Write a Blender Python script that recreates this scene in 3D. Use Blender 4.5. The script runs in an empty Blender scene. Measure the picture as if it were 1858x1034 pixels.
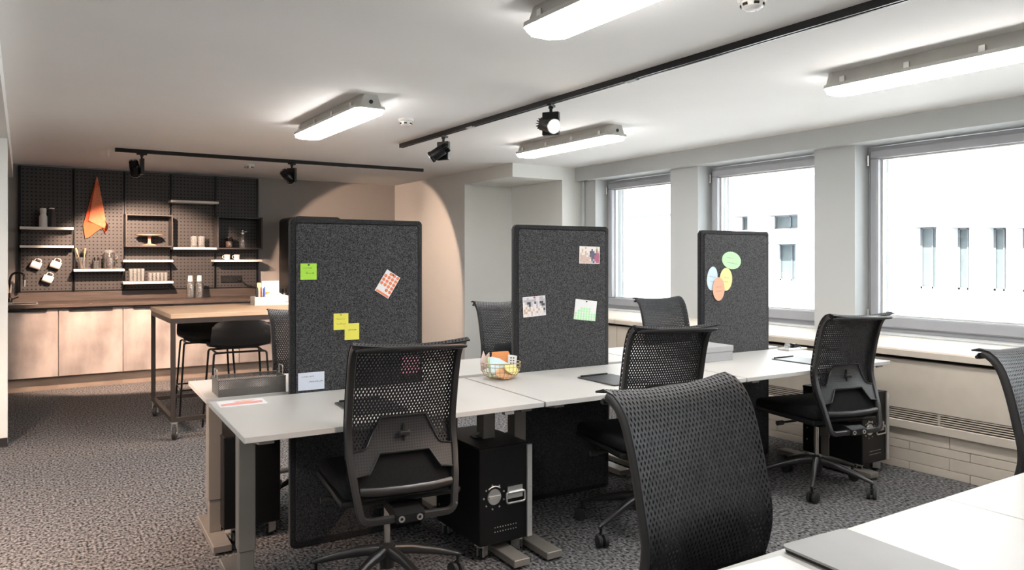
import bpy, bmesh, math, random
from mathutils import Vector, Matrix, Euler
random.seed(7)
R = math.radians
scn = bpy.context.scene
COL = scn.collection

# ------------------------------------------------------------------ camera
CAM_Z = 1.37
cd = bpy.data.cameras.new('camera'); cam = bpy.data.objects.new('camera', cd); COL.objects.link(cam)
cam.location = (0, 0, CAM_Z); cam.rotation_euler = (R(90), 0, R(-33.31))
cd.sensor_width = 36; cd.lens = 36 * 1350 / 1858; cd.shift_y = -50 / 1858; cd.clip_start = .02
scn.camera = cam
# ------------------------------------------------------------------ light
EXPOSURE = .95
SKY = 3.6; SUN = 14.0
TUBE = 21.0          # diffusers of the ceiling fixtures, the unseen added ones too
WARM = (1.0, .68, .50)
w = bpy.data.worlds.new('sky'); scn.world = w; w.use_nodes = True
bg = w.node_tree.nodes['Background']; bg.inputs[0].default_value = (.76, .87, 1, 1); bg.inputs[1].default_value = SKY
sd = bpy.data.lights.new('sun', 'SUN'); sd.energy = SUN; sd.angle = R(1); sd.color = (1, .97, .92)
so = bpy.data.objects.new('sun', sd); COL.objects.link(so)
so.rotation_euler = Vector((.72, .30, -.62)).to_track_quat('-Z', 'Y').to_euler()
def spot(name, loc, aim, watts, ang, blend=.25, color=WARM, rad=.035):
    d = bpy.data.lights.new(name, 'SPOT'); d.energy = watts; d.spot_size = R(ang); d.spot_blend = blend
    d.color = color; d.shadow_soft_size = rad
    o = bpy.data.objects.new(name, d); COL.objects.link(o); o.location = loc
    o.rotation_euler = (Vector(aim) - Vector(loc)).to_track_quat('-Z', 'Y').to_euler()
    return o
scn.view_settings.view_transform = 'Standard'; scn.view_settings.look = 'None'
scn.view_settings.exposure = EXPOSURE; scn.view_settings.gamma = 1; scn.view_settings.use_curve_mapping = False
scn.cycles.max_bounces = 10; scn.cycles.diffuse_bounces = 6; scn.cycles.transparent_max_bounces = 12
scn.cycles.use_denoising = True
scn.cycles.caustics_reflective = False; scn.cycles.caustics_refractive = False
scn.cycles.sample_clamp_indirect = 6

# ------------------------------------------------------------------ materials
def mat(name, col, rough=.5, metal=0., var=.05, scale=9., bump=0., bscale=None, col2=None, lo=.35, hi=.65, spec=.5, stretch=None, coat=0., detail=3):
    m = bpy.data.materials.new(name); m.use_nodes = True
    nt = m.node_tree; n = nt.nodes; L = nt.links
    p = n['Principled BSDF']
    p.inputs['Roughness'].default_value = rough; p.inputs['Metallic'].default_value = metal
    p.inputs['Specular IOR Level'].default_value = spec; p.inputs['Coat Weight'].default_value = coat
    tc = n.new('ShaderNodeTexCoord'); mp = n.new('ShaderNodeMapping'); L.new(tc.outputs['Object'], mp.inputs[0])
    if stretch: mp.inputs['Scale'].default_value = stretch
    nz = n.new('ShaderNodeTexNoise'); nz.inputs['Scale'].default_value = scale; nz.inputs['Detail'].default_value = detail
    L.new(mp.outputs[0], nz.inputs['Vector'])
    cr = n.new('ShaderNodeValToRGB'); cr.color_ramp.elements[0].position = lo; cr.color_ramp.elements[1].position = hi
    a = col2 if col2 else tuple(max(0, c * (1 - var)) for c in col); b = col if col2 else tuple(min(1, c * (1 + var)) for c in col)
    cr.color_ramp.elements[0].color = (*a, 1); cr.color_ramp.elements[1].color = (*b, 1)
    L.new(nz.outputs['Fac'], cr.inputs[0]); L.new(cr.outputs[0], p.inputs['Base Color'])
    if bump:
        bp = n.new('ShaderNodeBump'); bp.inputs['Strength'].default_value = bump; bp.inputs['Distance'].default_value = .01
        nb = nz
        if bscale:
            nb = n.new('ShaderNodeTexNoise'); nb.inputs['Scale'].default_value = bscale; L.new(mp.outputs[0], nb.inputs['Vector'])
        L.new(nb.outputs['Fac'], bp.inputs['Height']); L.new(bp.outputs[0], p.inputs['Normal'])
    return m
def emit(name, col, s):
    m = bpy.data.materials.new(name); m.use_nodes = True; nt = m.node_tree
    p = nt.nodes['Principled BSDF']; p.inputs['Base Color'].default_value = (.9, .9, .88, 1)
    p.inputs['Emission Color'].default_value = (*col, 1); p.inputs['Emission Strength'].default_value = s
    return m
def glassy(name, tint=(1, 1, 1), refl=.08, rough=.02, frost=0.):
    m = bpy.data.materials.new(name); m.use_nodes = True; nt = m.node_tree; n = nt.nodes; L = nt.links
    n.remove(n['Principled BSDF']); o = n['Material Output']
    t = n.new('ShaderNodeBsdfTransparent'); t.inputs[0].default_value = (*tint, 1)
    g = n.new('ShaderNodeBsdfGlossy'); g.inputs['Roughness'].default_value = rough
    f = n.new('ShaderNodeLayerWeight'); f.inputs['Blend'].default_value = .35
    mm = n.new('ShaderNodeMath'); mm.operation = 'MULTIPLY_ADD'; mm.inputs[1].default_value = .45; mm.inputs[2].default_value = refl
    L.new(f.outputs['Fresnel'], mm.inputs[0])
    mx = n.new('ShaderNodeMixShader'); L.new(mm.outputs[0], mx.inputs[0]); L.new(t.outputs[0], mx.inputs[1]); L.new(g.outputs[0], mx.inputs[2])
    if frost:
        df = n.new('ShaderNodeBsdfTranslucent'); df.inputs[0].default_value = (.9, .9, .9, 1); d2 = n.new('ShaderNodeBsdfDiffuse'); d2.inputs[0].default_value = (.9, .9, .9, 1)
        ma = n.new('ShaderNodeMixShader'); L.new(df.outputs[0], ma.inputs[1]); L.new(d2.outputs[0], ma.inputs[2])
        mb = n.new('ShaderNodeMixShader'); mb.inputs[0].default_value = frost; L.new(mx.outputs[0], mb.inputs[1]); L.new(ma.outputs[0], mb.inputs[2]); mx = mb
    L.new(mx.outputs[0], o.inputs[0]); return m
def printed(name='printed_paper', rough=.6):
    m = bpy.data.materials.new(name); m.use_nodes = True; nt = m.node_tree
    a = nt.nodes.new('ShaderNodeAttribute'); a.attribute_name = 'ink'
    p = nt.nodes['Principled BSDF']; p.inputs['Roughness'].default_value = rough
    nt.links.new(a.outputs['Color'], p.inputs['Base Color']); return m
def dotted(name, col, dark, pitch, rad, rough=.5):
    """painted metal with a regular field of small punched dots, in the object's own x / z"""
    m = mat(name, col, rough); nt = m.node_tree; n = nt.nodes; L = nt.links; p = n['Principled BSDF']
    src = p.inputs['Base Color'].links[0].from_socket
    tc = n.new('ShaderNodeTexCoord'); sp = n.new('ShaderNodeSeparateXYZ'); L.new(tc.outputs['Object'], sp.inputs[0])
    def cell(s):
        a = n.new('ShaderNodeMath'); a.operation = 'PINGPONG'; a.inputs[1].default_value = pitch / 2; L.new(s, a.inputs[0])
        b = n.new('ShaderNodeMath'); b.operation = 'POWER'; b.inputs[1].default_value = 2; L.new(a.outputs[0], b.inputs[0]); return b.outputs[0]
    s = n.new('ShaderNodeMath'); s.operation = 'ADD'; L.new(cell(sp.outputs[0]), s.inputs[0]); L.new(cell(sp.outputs[2]), s.inputs[1])
    lt = n.new('ShaderNodeMath'); lt.operation = 'LESS_THAN'; lt.inputs[1].default_value = rad * rad; L.new(s.outputs[0], lt.inputs[0])
    mx = n.new('ShaderNodeMixRGB'); L.new(lt.outputs[0], mx.inputs[0]); L.new(src, mx.inputs[1]); mx.inputs[2].default_value = (*dark, 1)
    L.new(mx.outputs[0], p.inputs['Base Color']); return m

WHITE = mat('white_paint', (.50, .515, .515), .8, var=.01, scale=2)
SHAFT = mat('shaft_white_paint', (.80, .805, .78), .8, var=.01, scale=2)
CEIL = mat('ceiling_paint', (.89, .88, .87), .85, var=.012, scale=1.5)
GREYWALL = mat('grey_wall_paint', (.34, .325, .31), .8, var=.02, scale=2)
CREAM = mat('cream_metal', (.60, .53, .45), .55, var=.03)
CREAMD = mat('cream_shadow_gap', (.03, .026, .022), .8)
CARPET = mat('carpet', (.28, .275, .28), .95, scale=80, col2=(.014, .0135, .014), lo=.36, hi=.68, bump=.5, spec=.1, stretch=(1, .6, 1), detail=9)
BLACKSK = mat('black_skirting', (.02, .02, .022), .5)
FELT = mat('charcoal_felt', (.112, .112, .117), .95, scale=240, col2=(.012, .012, .013), lo=.36, hi=.70, bump=.25, spec=.1, detail=6)
FELTD = mat('charcoal_felt_edge', (.045, .045, .049), .95, scale=240, col2=(.012, .012, .013), lo=.35, hi=.7, bump=.3, spec=.1)
DESK = mat('white_desktop', (.54, .525, .505), .42, var=.012, scale=3)
DESKE = mat('desk_edge', (.66, .65, .63), .5, var=.02)
TAUPE = mat('taupe_steel', (.27, .245, .22), .42, metal=.35, var=.04)
for _m in (FELT, FELTD):
    _p = _m.node_tree.nodes['Principled BSDF']; _p.inputs['Sheen Weight'].default_value = .2; _p.inputs['Sheen Roughness'].default_value = .5
CHBLK = mat('black_fabric', (.010, .010, .011), .9, scale=300, var=.4, bump=.15, spec=.2)
CHMESH = mat('black_knit', (.017, .017, .020), .5, scale=200, var=.25, spec=.45)
CHFRM = mat('graphite_plastic', (.026, .025, .025), .33, var=.06, spec=.55)
CHPLATE = dotted('lumbar_plastic', (.035, .035, .037), (.012, .012, .012), .0105, .0029, .42)
CHROME = mat('polished_steel', (.62, .57, .53), .22, metal=1., var=.03)
STEEL = mat('zinc_steel', (.70, .69, .67), .32, metal=.9, var=.05)
BLKMET = mat('black_powder_coat', (.0055, .0055, .006), .36, var=.1, spec=.35)
BLKPL = mat('black_plastic', (.008, .008, .0085), .42, var=.1, spec=.4)
RUBBER = mat('black_rubber', (.02, .02, .021), .6, var=.1)
ALU = mat('aluminium_profile', (.74, .73, .71), .35, metal=.7, var=.03)
WINFR = mat('window_grey', (.38, .385, .41), .42, var=.02)
GLASS = glassy('window_glass', (.97, .985, .98), .03)
CLEAR = glassy('clear_glass', (.95, .96, .955), .10, .08, frost=.22)
CLEARJ = glassy('clear_jar_glass', (.95, .96, .955), .12, .06, frost=.06)
DARKGL = glassy('dark_glass', (.42, .40, .38), .12, .05)
PEG = mat('pegboard_metal', (.044, .041, .041), .55, var=.06)
PEGD = mat('pegboard_back', (.012, .012, .012), .9)
SHELFW = mat('white_shelf', (.80, .765, .72), .5, var=.02)
COUNTER = mat('dark_oak_laminate', (.085, .064, .054), .5, scale=14, col2=(.052, .039, .033), stretch=(.25, 3, 3), lo=.3, hi=.7)
CAB = mat('concrete_laminate', (.50, .45, .42), .5, scale=2.6, col2=(.20, .175, .165), lo=.30, hi=.66, bump=.05, detail=8, stretch=(1.3, 1, .7))
CABIN = mat('cabinet_carcass', (.30, .26, .23), .6)
PLINTH = mat('plinth_laminate', (.30, .235, .19), .6, scale=10, stretch=(.3, 2, 2), var=.15)
OAK = mat('light_oak', (.56, .43, .31), .5, scale=9, col2=(.42, .30, .20), stretch=(.35, 4, 4), lo=.3, hi=.7, bump=.06)
BRNMET = mat('dark_bronze_steel', (.05, .042, .038), .45, metal=.3, var=.08)
TOWEL = mat('orange_cloth', (.72, .13, .05), .9, scale=60, var=.1, bump=.2)
TOWELL = mat('pale_orange_cloth', (.74, .22, .11), .9, scale=60, var=.1, bump=.2)
CERAM = mat('white_ceramic', (.80, .76, .72), .25, var=.02)
PINKCER = mat('pink_enamel', (.72, .40, .30), .35, var=.04)
MATTEW = mat('matt_white_bottle', (.78, .75, .72), .6, var=.03)
MATTED = mat('matt_dark_bottle', (.03, .03, .03), .5, var=.1)
FIXBODY = mat('fixture_plastic', (.50, .49, .46), .45, var=.05)
DIFF = emit('fixture_diffuser', (1, .975, .94), TUBE)
LENS = emit('spot_lens_lit', (1, .86, .68), 14)
PLW = mat('white_plastic', (.72, .70, .67), .4, var=.02)
PAPER = mat('white_paper', (.80, .80, .80), .8, var=.015)
PRINT = printed()
WOODU = mat('wood_utensil', (.48, .30, .17), .6, scale=20, var=.2)
GREYBOX = mat('grey_card', (.36, .36, .37), .7, var=.03)
WIREW = mat('brass_wire', (.55, .44, .26), .35, metal=.8, var=.05)
BASKM = mat('steel_mesh', (.20, .19, .18), .4, metal=.6, var=.06)
FACADE = mat('white_render', (.89, .88, .87), .9, var=.01)
FACG = mat('facade_grey', (.13, .135, .14), .6, var=.03)
FACGLASS = mat('facade_glass', (.08, .095, .095), .3, var=.1)
INK = mat('dark_ink', (.05, .05, .06), .8)
FOLDER = mat('graphite_cover', (.055, .055, .06), .45, var=.06)
LAPTOP = mat('grey_cover', (.26, .255, .25), .5, var=.03)
def paper(name, c): return mat(name, c, .85, var=.02)

# ------------------------------------------------------------------ mesh builder
class MB:
    def __init__(s): s.bm = bmesh.new()
    def _bev(s, vs, b, seg=2):
        es = list({e for v in vs for e in v.link_edges})
        bmesh.ops.bevel(s.bm, geom=es, offset=b, segments=seg, affect='EDGES', profile=.5, clamp_overlap=True)
    def box(s, x0, x1, y0, y1, z0, z1, bev=0, seg=1, M=None):
        m = Matrix.Translation(((x0+x1)/2, (y0+y1)/2, (z0+z1)/2)) @ Matrix.Diagonal((x1-x0, y1-y0, z1-z0, 1))
        if M is not None: m = M @ m
        r = bmesh.ops.create_cube(s.bm, size=1, matrix=m)
        if bev: s._bev(r['verts'], bev, seg)
        return s
    def cyl(s, p0, p1, r, r2=None, n=16, bev=0):
        p0 = Vector(p0); p1 = Vector(p1); d = p1 - p0
        q = d.to_track_quat('Z', 'Y').to_matrix().to_4x4()
        rr = bmesh.ops.create_cone(s.bm, cap_ends=True, segments=n, radius1=r, radius2=r if r2 is None else r2, depth=d.length, matrix=Matrix.Translation((p0+p1)/2) @ q)
        if bev:
            es = [e for e in {e for v in rr['verts'] for e in v.link_edges} if any(len(f.verts) > 4 for f in e.link_faces)]
            bmesh.ops.bevel(s.bm, geom=es, offset=bev, segments=2, affect='EDGES', profile=.5, clamp_overlap=True)
        return s
    def sweep(s, pts, rx, ry=None, n=8, closed=False, up=(0, 0, 1), cap=True, square=False):
        ry = rx if ry is None else ry; pts = [Vector(p) for p in pts]; N = len(pts); rings = []
        up = Vector(up)
        for i, p in enumerate(pts):
            if closed: t = pts[(i+1) % N] - pts[i-1]
            else: t = pts[min(i+1, N-1)] - pts[max(i-1, 0)]
            t.normalize()
            u = up - t * up.dot(t)
            if u.length < 1e-4: u = Vector((1, 0, 0)) - t * t.x
            if u.length < 1e-4: u = Vector((0, 1, 0))
            u.normalize(); v = t.cross(u); ring = []
            k = rx[i] if isinstance(rx, (list, tuple)) else rx; l = ry[i] if isinstance(ry, (list, tuple)) else ry
            for j in range(n):
                a = 2*math.pi*(j+.5)/n; c, sn = math.cos(a), math.sin(a)
                if square:
                    f = 1/max(abs(c), abs(sn))**.7; c *= f; sn *= f
                ring.append(s.bm.verts.new(p + v*c*k + u*sn*l))
            rings.append(ring)
        for i in range(N if closed else N-1):
            a, b = rings[i], rings[(i+1) % N]
            for j in range(n): s.bm.faces.new((a[j], a[(j+1) % n], b[(j+1) % n], b[j]))
        if cap and not closed:
            s.bm.faces.new(rings[0][::-1]); s.bm.faces.new(rings[-1])
        return s
    def lathe(s, prof, n=24, c=(0, 0, 0), M=None):
        c = Vector(c); rings = []
        for r, z in prof:
            ring = []
            for j in range(n if r > 1e-6 else 1):
                a = 2*math.pi*j/n; v = c + Vector((r*math.cos(a), r*math.sin(a), z))
                ring.append(s.bm.verts.new(M @ v if M is not None else v))
            rings.append(ring)
        for a, b in zip(rings, rings[1:]):
            if len(a) == 1 and len(b) == 1: continue
            for j in range(n):
                k = (j+1) % n
                if len(a) == 1: s.bm.faces.new((a[0], b[k], b[j]))
                elif len(b) == 1: s.bm.faces.new((a[j], a[k], b[0]))
                else: s.bm.faces.new((a[j], a[k], b[k], b[j]))
        return s
    def prism(s, poly, d0, d1, axis='y', bev=0):
        """poly: 2-D outline; axis y -> (x,z), axis x -> (y,z), axis z -> (x,y)"""
        def P(p, d): return {'y': (p[0], d, p[1]), 'x': (d, p[0], p[1]), 'z': (p[0], p[1], d)}[axis]
        a = [s.bm.verts.new(P(p, d0)) for p in poly]; b = [s.bm.verts.new(P(p, d1)) for p in poly]
        fa = s.bm.faces.new(a); fb = s.bm.faces.new(b[::-1]); n = len(poly)
        for i in range(n): s.bm.faces.new((a[i], b[i], b[(i+1) % n], a[(i+1) % n]))
        if bev:
            bmesh.ops.bevel(s.bm, geom=list(fa.edges)+list(fb.edges), offset=bev, segments=1, affect='EDGES', clamp_overlap=True)
        return s
    def grid(s, fn, nu, nv):
        V = [[s.bm.verts.new(fn(i/nu, j/nv)) for i in range(nu+1)] for j in range(nv+1)]
        for j in range(nv):
            for i in range(nu): s.bm.faces.new((V[j][i], V[j][i+1], V[j+1][i+1], V[j+1][i]))
        return s
    def solidify(s, t):
        bmesh.ops.recalc_face_normals(s.bm, faces=s.bm.faces[:])
        bmesh.ops.solidify(s.bm, geom=s.bm.faces[:], thickness=t); return s
    def out(s, name, m, parent=None, smooth=False, label=None, stuff=False, loc=None, rz=None):
        bmesh.ops.recalc_face_normals(s.bm, faces=s.bm.faces[:])
        me = bpy.data.meshes.new(name); s.bm.to_mesh(me); s.bm.free()
        if m: me.materials.append(m)
        if smooth:
            for p in me.polygons: p.use_smooth = True
            if hasattr(me, 'set_sharp_from_angle'): me.set_sharp_from_angle(angle=R(38))
        o = bpy.data.objects.new(name, me); COL.objects.link(o)
        if parent is not None: o.parent = parent
        if label: o['label'] = label
        if stuff: o['kind'] = 'stuff'
        if loc is not None: o.location = loc
        if rz is not None: o.rotation_euler = (0, 0, rz)
        return o
def box(name, m, b, parent=None, bev=0, seg=1, **k): return MB().box(*b, bev=bev, seg=seg).out(name, m, parent, **k)
def thing(name, label, cat, loc=(0, 0, 0), rz=0., group=None):
    o = bpy.data.objects.new(name, None); COL.objects.link(o); o.location = loc; o.rotation_euler = (0, 0, rz)
    o.empty_display_size = .05
    return tag(o, label, cat, group)
def tag(o, label, cat, group=None):
    o['label'] = label; o['category'] = cat
    if group: o['group'] = group
    return o
def struct(o): o['kind'] = 'structure'; return o
def copy_tree(o, parent=None):
    c = o.copy(); COL.objects.link(c); c.parent = parent
    for ch in list(o.children): copy_tree(ch, c)
    return c
def dup(o, loc, rz, label, group=None):
    c = copy_tree(o); c.location = loc; c.rotation_euler = (0, 0, rz); c['label'] = label
    if group: c['group'] = group
    return c
def fillet(pts, r, n=6, closed=False):
    pts = [Vector(p) for p in pts]; out = []; N = len(pts)
    for i, p in enumerate(pts):
        if not closed and i in (0, N-1): out.append(p); continue
        rr = r[i] if isinstance(r, (list, tuple)) else r
        a, b = pts[i-1], pts[(i+1) % N]
        da, db = a-p, b-p
        ra = min(rr, da.length*.48); rb = min(rr, db.length*.48)
        A = p + da.normalized()*ra; B = p + db.normalized()*rb
        for k in range(n+1):
            t = k/n; out.append(A*(1-t)**2 + p*2*t*(1-t) + B*t*t)
    return out
def rrect(x0, x1, z0, z1, r, n=5):
    out = []
    for cx, cz, a0 in ((x1-r, z1-r, 0), (x0+r, z1-r, 90), (x0+r, z0+r, 180), (x1-r, z0+r, 270)):
        for k in range(n+1):
            a = R(a0 + 90*k/n); out.append((cx + r*math.cos(a), cz + r*math.sin(a)))
    return out
def sheet(name, w_, h_, cells, parent, m=None, y=0.):
    """flat printed sheet in x/z, coloured cell by cell (cells: rows from the top, of rgb)"""
    ro = len(cells); co = len(cells[0]); bm = bmesh.new(); lay = bm.loops.layers.float_color.new('ink')
    for j in range(ro):
        for i in range(co):
            x0 = -w_/2 + w_*i/co; x1 = x0 + w_/co; z1 = h_/2 - h_*j/ro; z0 = z1 - h_/ro
            f = bm.faces.new([bm.verts.new(p) for p in ((x0, y, z0), (x1, y, z0), (x1, y, z1), (x0, y, z1))])
            for l in f.loops: l[lay] = (*cells[j][i], 1)
    me = bpy.data.meshes.new(name); bm.to_mesh(me); bm.free(); me.materials.append(m or PRINT)
    o = bpy.data.objects.new(name, me); COL.objects.link(o); o.parent = parent; return o
def scribble(parent, lines, y=-.0016, wd=.0011, name='handwriting'):
    m = MB()
    for x0, x1, z, amp in lines:
        n = max(6, int((x1-x0)/.0022)); P = []
        for i in range(n+1):
            P.append((x0 + (x1-x0)*i/n, z + amp*random.uniform(-.4, 1)*(1 if i % 2 else -.5)))
        for (ax, az), (bx, bz) in zip(P, P[1:]):
            d = Vector((bx-ax, 0, bz-az)); nn = Vector((-d.z, 0, d.x)).normalized()*wd/2
            m.bm.faces.new([m.bm.verts.new(v) for v in (Vector((ax, y, az))-nn, Vector((bx, y, bz))-nn, Vector((bx, y, bz))+nn, Vector((ax, y, az))+nn)])
    return m.out(name, INK, parent)

# ================================================================== SETTING
CZ = 2.387
struct(box('floor', CARPET, (-2.7, 5.6, -3.1, 9.9, -.12, 0)))
struct(box('ceiling', CEIL, (-2.7, 5.9, -3.1, 9.9, CZ, CZ+.2)))
struct(box('wall_back', GREYWALL, (-2.7, 5.9, 9.72, 9.9, 0, CZ)))
struct(box('wall_front', WHITE, (-2.7, 5.9, -3.1, -3.0, 0, CZ)))
struct(box('wall_left', WHITE, (-2.7, -2.6, -3.0, 9.72, 0, CZ)))
wl = struct(box('wall_left_stub', SHAFT, (-2.6, -.095, 6.53, 6.70, 0, CZ)))
struct(box('baseboard_left', BLACKSK, (-2.6, -.094, 6.518, 6.53, 0, .062)))
struct(box('trim_left_beam', SHAFT, (-.45, -.09, -3.0, 9.72, 2.235, CZ)))
# shaft block at the right with the cut-out corner niche
sh = struct(MB().box(4.4, 5.9, 7.725, 9.72, 0, CZ).box(5.068, 5.9, 6.685, 7.725, 0, 2.24).box(4.4, 5.9, 6.685, 7.725, 2.24, CZ).out('wall_right_shaft', SHAFT))
# window wall
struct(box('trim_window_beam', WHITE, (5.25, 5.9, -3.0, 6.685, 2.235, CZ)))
WIN = [(5.28, 6.43), (3.68, 4.92), (2.08, 3.33), (.48, 1.73), (-1.12, .13)]
wr = MB().box(5.34, 5.9, -3.0, 6.685, 0, .80)
pil = [(6.43, 6.685), (4.92, 5.28), (3.33, 3.68), (1.73, 2.08), (.13, .48), (-3.0, -1.12)]
for a, b in pil: wr.box(5.34, 5.74, a, b, .80, 2.235)
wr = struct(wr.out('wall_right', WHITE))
struct(box('trim_wall_pipe', WHITE, (5.30, 5.339, 6.60, 6.64, .8, 2.235), bev=.012))
for i, (a, b) in enumerate(WIN):
    t = thing('window_%d' % (i+1), '', 'window'); del t['label']; del t['category']; struct(t)
    m = MB(); z0, z1 = .80, 2.225
    def ring(m, x0, x1, a, b, z0, z1, wd, bw=None, bev=.006):
        bw = wd if bw is None else bw
        m.box(x0, x1, a, b, z1-wd, z1, bev); m.box(x0, x1, a, b, z0, z0+bw, bev)
        m.box(x0, x1, a, a+wd, z0+bw, z1-wd, bev); m.box(x0, x1, b-wd, b, z0+bw, z1-wd, bev)
    ring(m, 5.52, 5.60, a, b, z0, z1, .045, .06); m.out('window_frame', WINFR, t)
    m = MB(); ring(m, 5.495, 5.57, a+.025, b-.025, z0+.035, z1-.025, .065, .085, .01); sash = m.out('window_sash', WINFR, t)
    m = MB(); ring(m, 5.55, 5.575, a+.09, b-.09, z0+.12, z1-.09, .012, None, 0); m.out('glazing_bead', PLW, sash)
    box('window_pane', GLASS, (5.556, 5.562, a+.09, b-.09, z0+.12, z1-.09), t)
    for zz in (.93, 2.12): MB().cyl((5.49, b-.016, zz-.04), (5.49, b-.016, zz+.04), .008, n=10).out('hinge', STEEL, t)
    for q in (a+.05, b-.05): box('blind_rail', ALU, (5.70, 5.74, q-.012, q+.012, z0, z1), t)
    box('window_sill', PLW, (5.36, 5.50, a+.004, b-.004, .795, .806), t, bev=.003)
# ---------------- radiator cover along the window wall
cov = thing('radiator_cover', 'long cream metal radiator cover with slotted grille under the windows', 'radiator cover')
secs = [(-3.0, .9), (.9, 3.93), (3.93, 5.42), (5.42, 6.68)]
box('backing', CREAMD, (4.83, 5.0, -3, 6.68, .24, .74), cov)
for a, b in secs:
    a += .003; b -= .003
    MB().prism([(5.338, .795), (5.338, .75), (4.79, .75), (4.79, .735), (4.735, .735), (4.735, .772), (4.75, .782)], a, b, 'y').out('ledge', CREAM, cov)
    box('panel', CREAM, (4.765, 4.82, a, b, .392, .708), cov, bev=.004)
    box('lower_panel', CREAM, (4.765, 4.82, a, b, .262, .318), cov, bev=.004)
    for k in range(5): box('slat', CREAM, (4.769, 4.782, a, b, .3265+k*.0142, .3325+k*.0142), cov)
    box('divider', CREAM, (4.772, 4.815, (a+b)/2-.008, (a+b)/2+.008, .318, .392), cov)
# painted brick courses below it (pieces of the wall)
zc = [(0, .049), (.052, .126), (.129, .18), (.183, .259)]
brick_me = {}
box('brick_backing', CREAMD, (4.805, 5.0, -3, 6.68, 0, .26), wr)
for k, (z0, z1) in enumerate(zc):
    y = 6.68 - (.12 if k % 2 else 0); L_ = .37 if k in (0, 2) else .42
    first = True
    while y > .2:
        y0 = max(y - L_, .0); ln = L_ - .003
        key = (k, round(ln, 3))
        if key not in brick_me:
            o = box('brick', CREAM, (0, .03, -ln, 0, z0, z1), wr, bev=.002); brick_me[key] = o.data
        else:
            o = bpy.data.objects.new('brick', brick_me[key]); COL.objects.link(o); o.parent = wr
        o.location = (4.79 + random.uniform(-.0015, .0015), y - .0015, 0)
        y -= L_

# ================================================================== OUTSIDE
fac = thing('facade_building', 'sunlit white building with narrow windows across the street', 'building')
def facade_opening():
    m = MB(); X0, X1 = 14., 15.
    return m
holes = [(7.13, 7.58, .78, 1.95), (6.56, 6.90, .78, 1.92), (5.97, 6.30, .78, 1.9), (5.2, 5.84, .78, 1.88),
         (6.56, 6.92, 3.25, 4.4), (5.97, 6.32, 3.25, 4.4), (10.1, 10.74, .85, 1.68), (10.05, 10.87, 2.0, 2.32), (11.38, 11.78, 2.0, 2.34)]
ys = sorted({-14., 40.} | {v for h in holes for v in h[:2]}); zs = sorted({-7., 11.} | {v for h in holes for v in h[2:]})
m = MB()
for ya, yb in zip(ys, ys[1:]):
    for za, zb in zip(zs, zs[1:]):
        yc, zc_ = (ya+yb)/2, (za+zb)/2
        if any(h[0] < yc < h[1] and h[2] < zc_ < h[3] for h in holes): continue
        m.box(14, 14.45, ya, yb, za, zb)
m.out('wall', FACADE, fac)
for h in holes:
    y0, y1, z0, z1 = h
    wn = MB().box(14.30, 14.36, y0, y0+.035, z0, z1).box(14.30, 14.36, y1-.035, y1, z0, z1).box(14.30, 14.36, y0, y1, z1-.04, z1).box(14.30, 14.36, y0, y1, z0, z0+.04).box(14.3, 14.36, (y0+y1)/2-.012, (y0+y1)/2+.012, z0, z1).out('window', FACG, fac)
    box('pane', FACGLASS, (14.33, 14.34, y0+.03, y1-.03, z0+.03, z1-.03), wn)
    box('awning_box', FACG, (13.90, 14.25, y0-.02, y1+.02, z1-.02, z1+.035), fac)
for y in (7.0, 5.9): MB().cyl((13.95, y, -6), (13.95, y, 1.75), .03, n=8).out('downpipe', FACG, fac)
box('cornice', FACG, (13.95, 14.02, 12.5, 22, 2.45, 2.50), fac)
struct(box('ground_outside', mat('pale_paving', (.55, .54, .52), .9), (5.95, 60, -30, 60, -7.2, -7.0)))

# ================================================================== CEILING FITTINGS
def fixture(label, cx, cy, ln=1.27, first=[None]):
    g = 'linear ceiling lights'
    if first[0]: return dup(first[0], (cx, cy, CZ), 0, label, g)
    t = thing('ceiling_light', label, 'ceiling light', (cx, cy, CZ), 0, g); first[0] = t
    h = ln/2; W0, W1 = .055, .088
    m = MB()
    def sec(y, s): return [m.bm.verts.new(p) for p in ((-W0*s, y, 0), (-W0*s-.004, y, -.012), (-W1*s, y, -.072), (W1*s, y, -.072), (W0*s+.004, y, -.012), (W0*s, y, 0))]
    ss = [sec(-h, .80), sec(-h+.03, 1), sec(h-.03, 1), sec(h, .80)]
    for a, b in zip(ss, ss[1:]):
        for i in range(6): m.bm.faces.new((a[i], a[(i+1) % 6], b[(i+1) % 6], b[i]))
    m.bm.faces.new(ss[0]); m.bm.faces.new(ss[-1][::-1])
    m.out('housing', FIXBODY, t)
    m = MB(); pl = rrect(-.103, .103, -h-.021, h+.015, .05)
    m.prism(pl, -.089, -.071, 'z'); m.out('rim', FIXBODY, t)
    m = MB(); pl2 = rrect(-.092, .092, -h-.01, h+.01, .047)
    m.prism(pl2, -.112, -.0885, 'z', bev=.012); m.out('diffuser', DIFF, t)
    for sx in (-1, 1):
        for k in range(4):
            y = -h + .11 + k*(ln-.22)/3
            MB().box(sx*.089-.004, sx*.089+.004, y-.014, y+.014, -.084, -.040).box(sx*.096-.006, sx*.096+.006, y-.012, y+.012, -.090, -.080).out('clip', STEEL, t)
    for sy in (-1, 1):
        MB().cyl((0, sy*(h-.012), -.045), (0, sy*(h+.004), -.045), .013, n=12).out('cable_gland', BLKPL, t)
    return t
fixture('bright linear ceiling light nearest the camera, cut off by the top edge', 1.785, 1.86)
fixture('linear ceiling light near the ceiling centre, left of a smoke detector', 1.815, 5.00)
fixture('linear ceiling light hanging behind the lit spotlight, before the niche', 3.80, 4.95)
fixture('long linear ceiling light close to the windows at the right edge', 3.78, 1.85)
fixture('added linear ceiling light out of view at the left, fill for that side', -1.35, 1.85)  # unseen fixture, added to lift the light at the left
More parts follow.
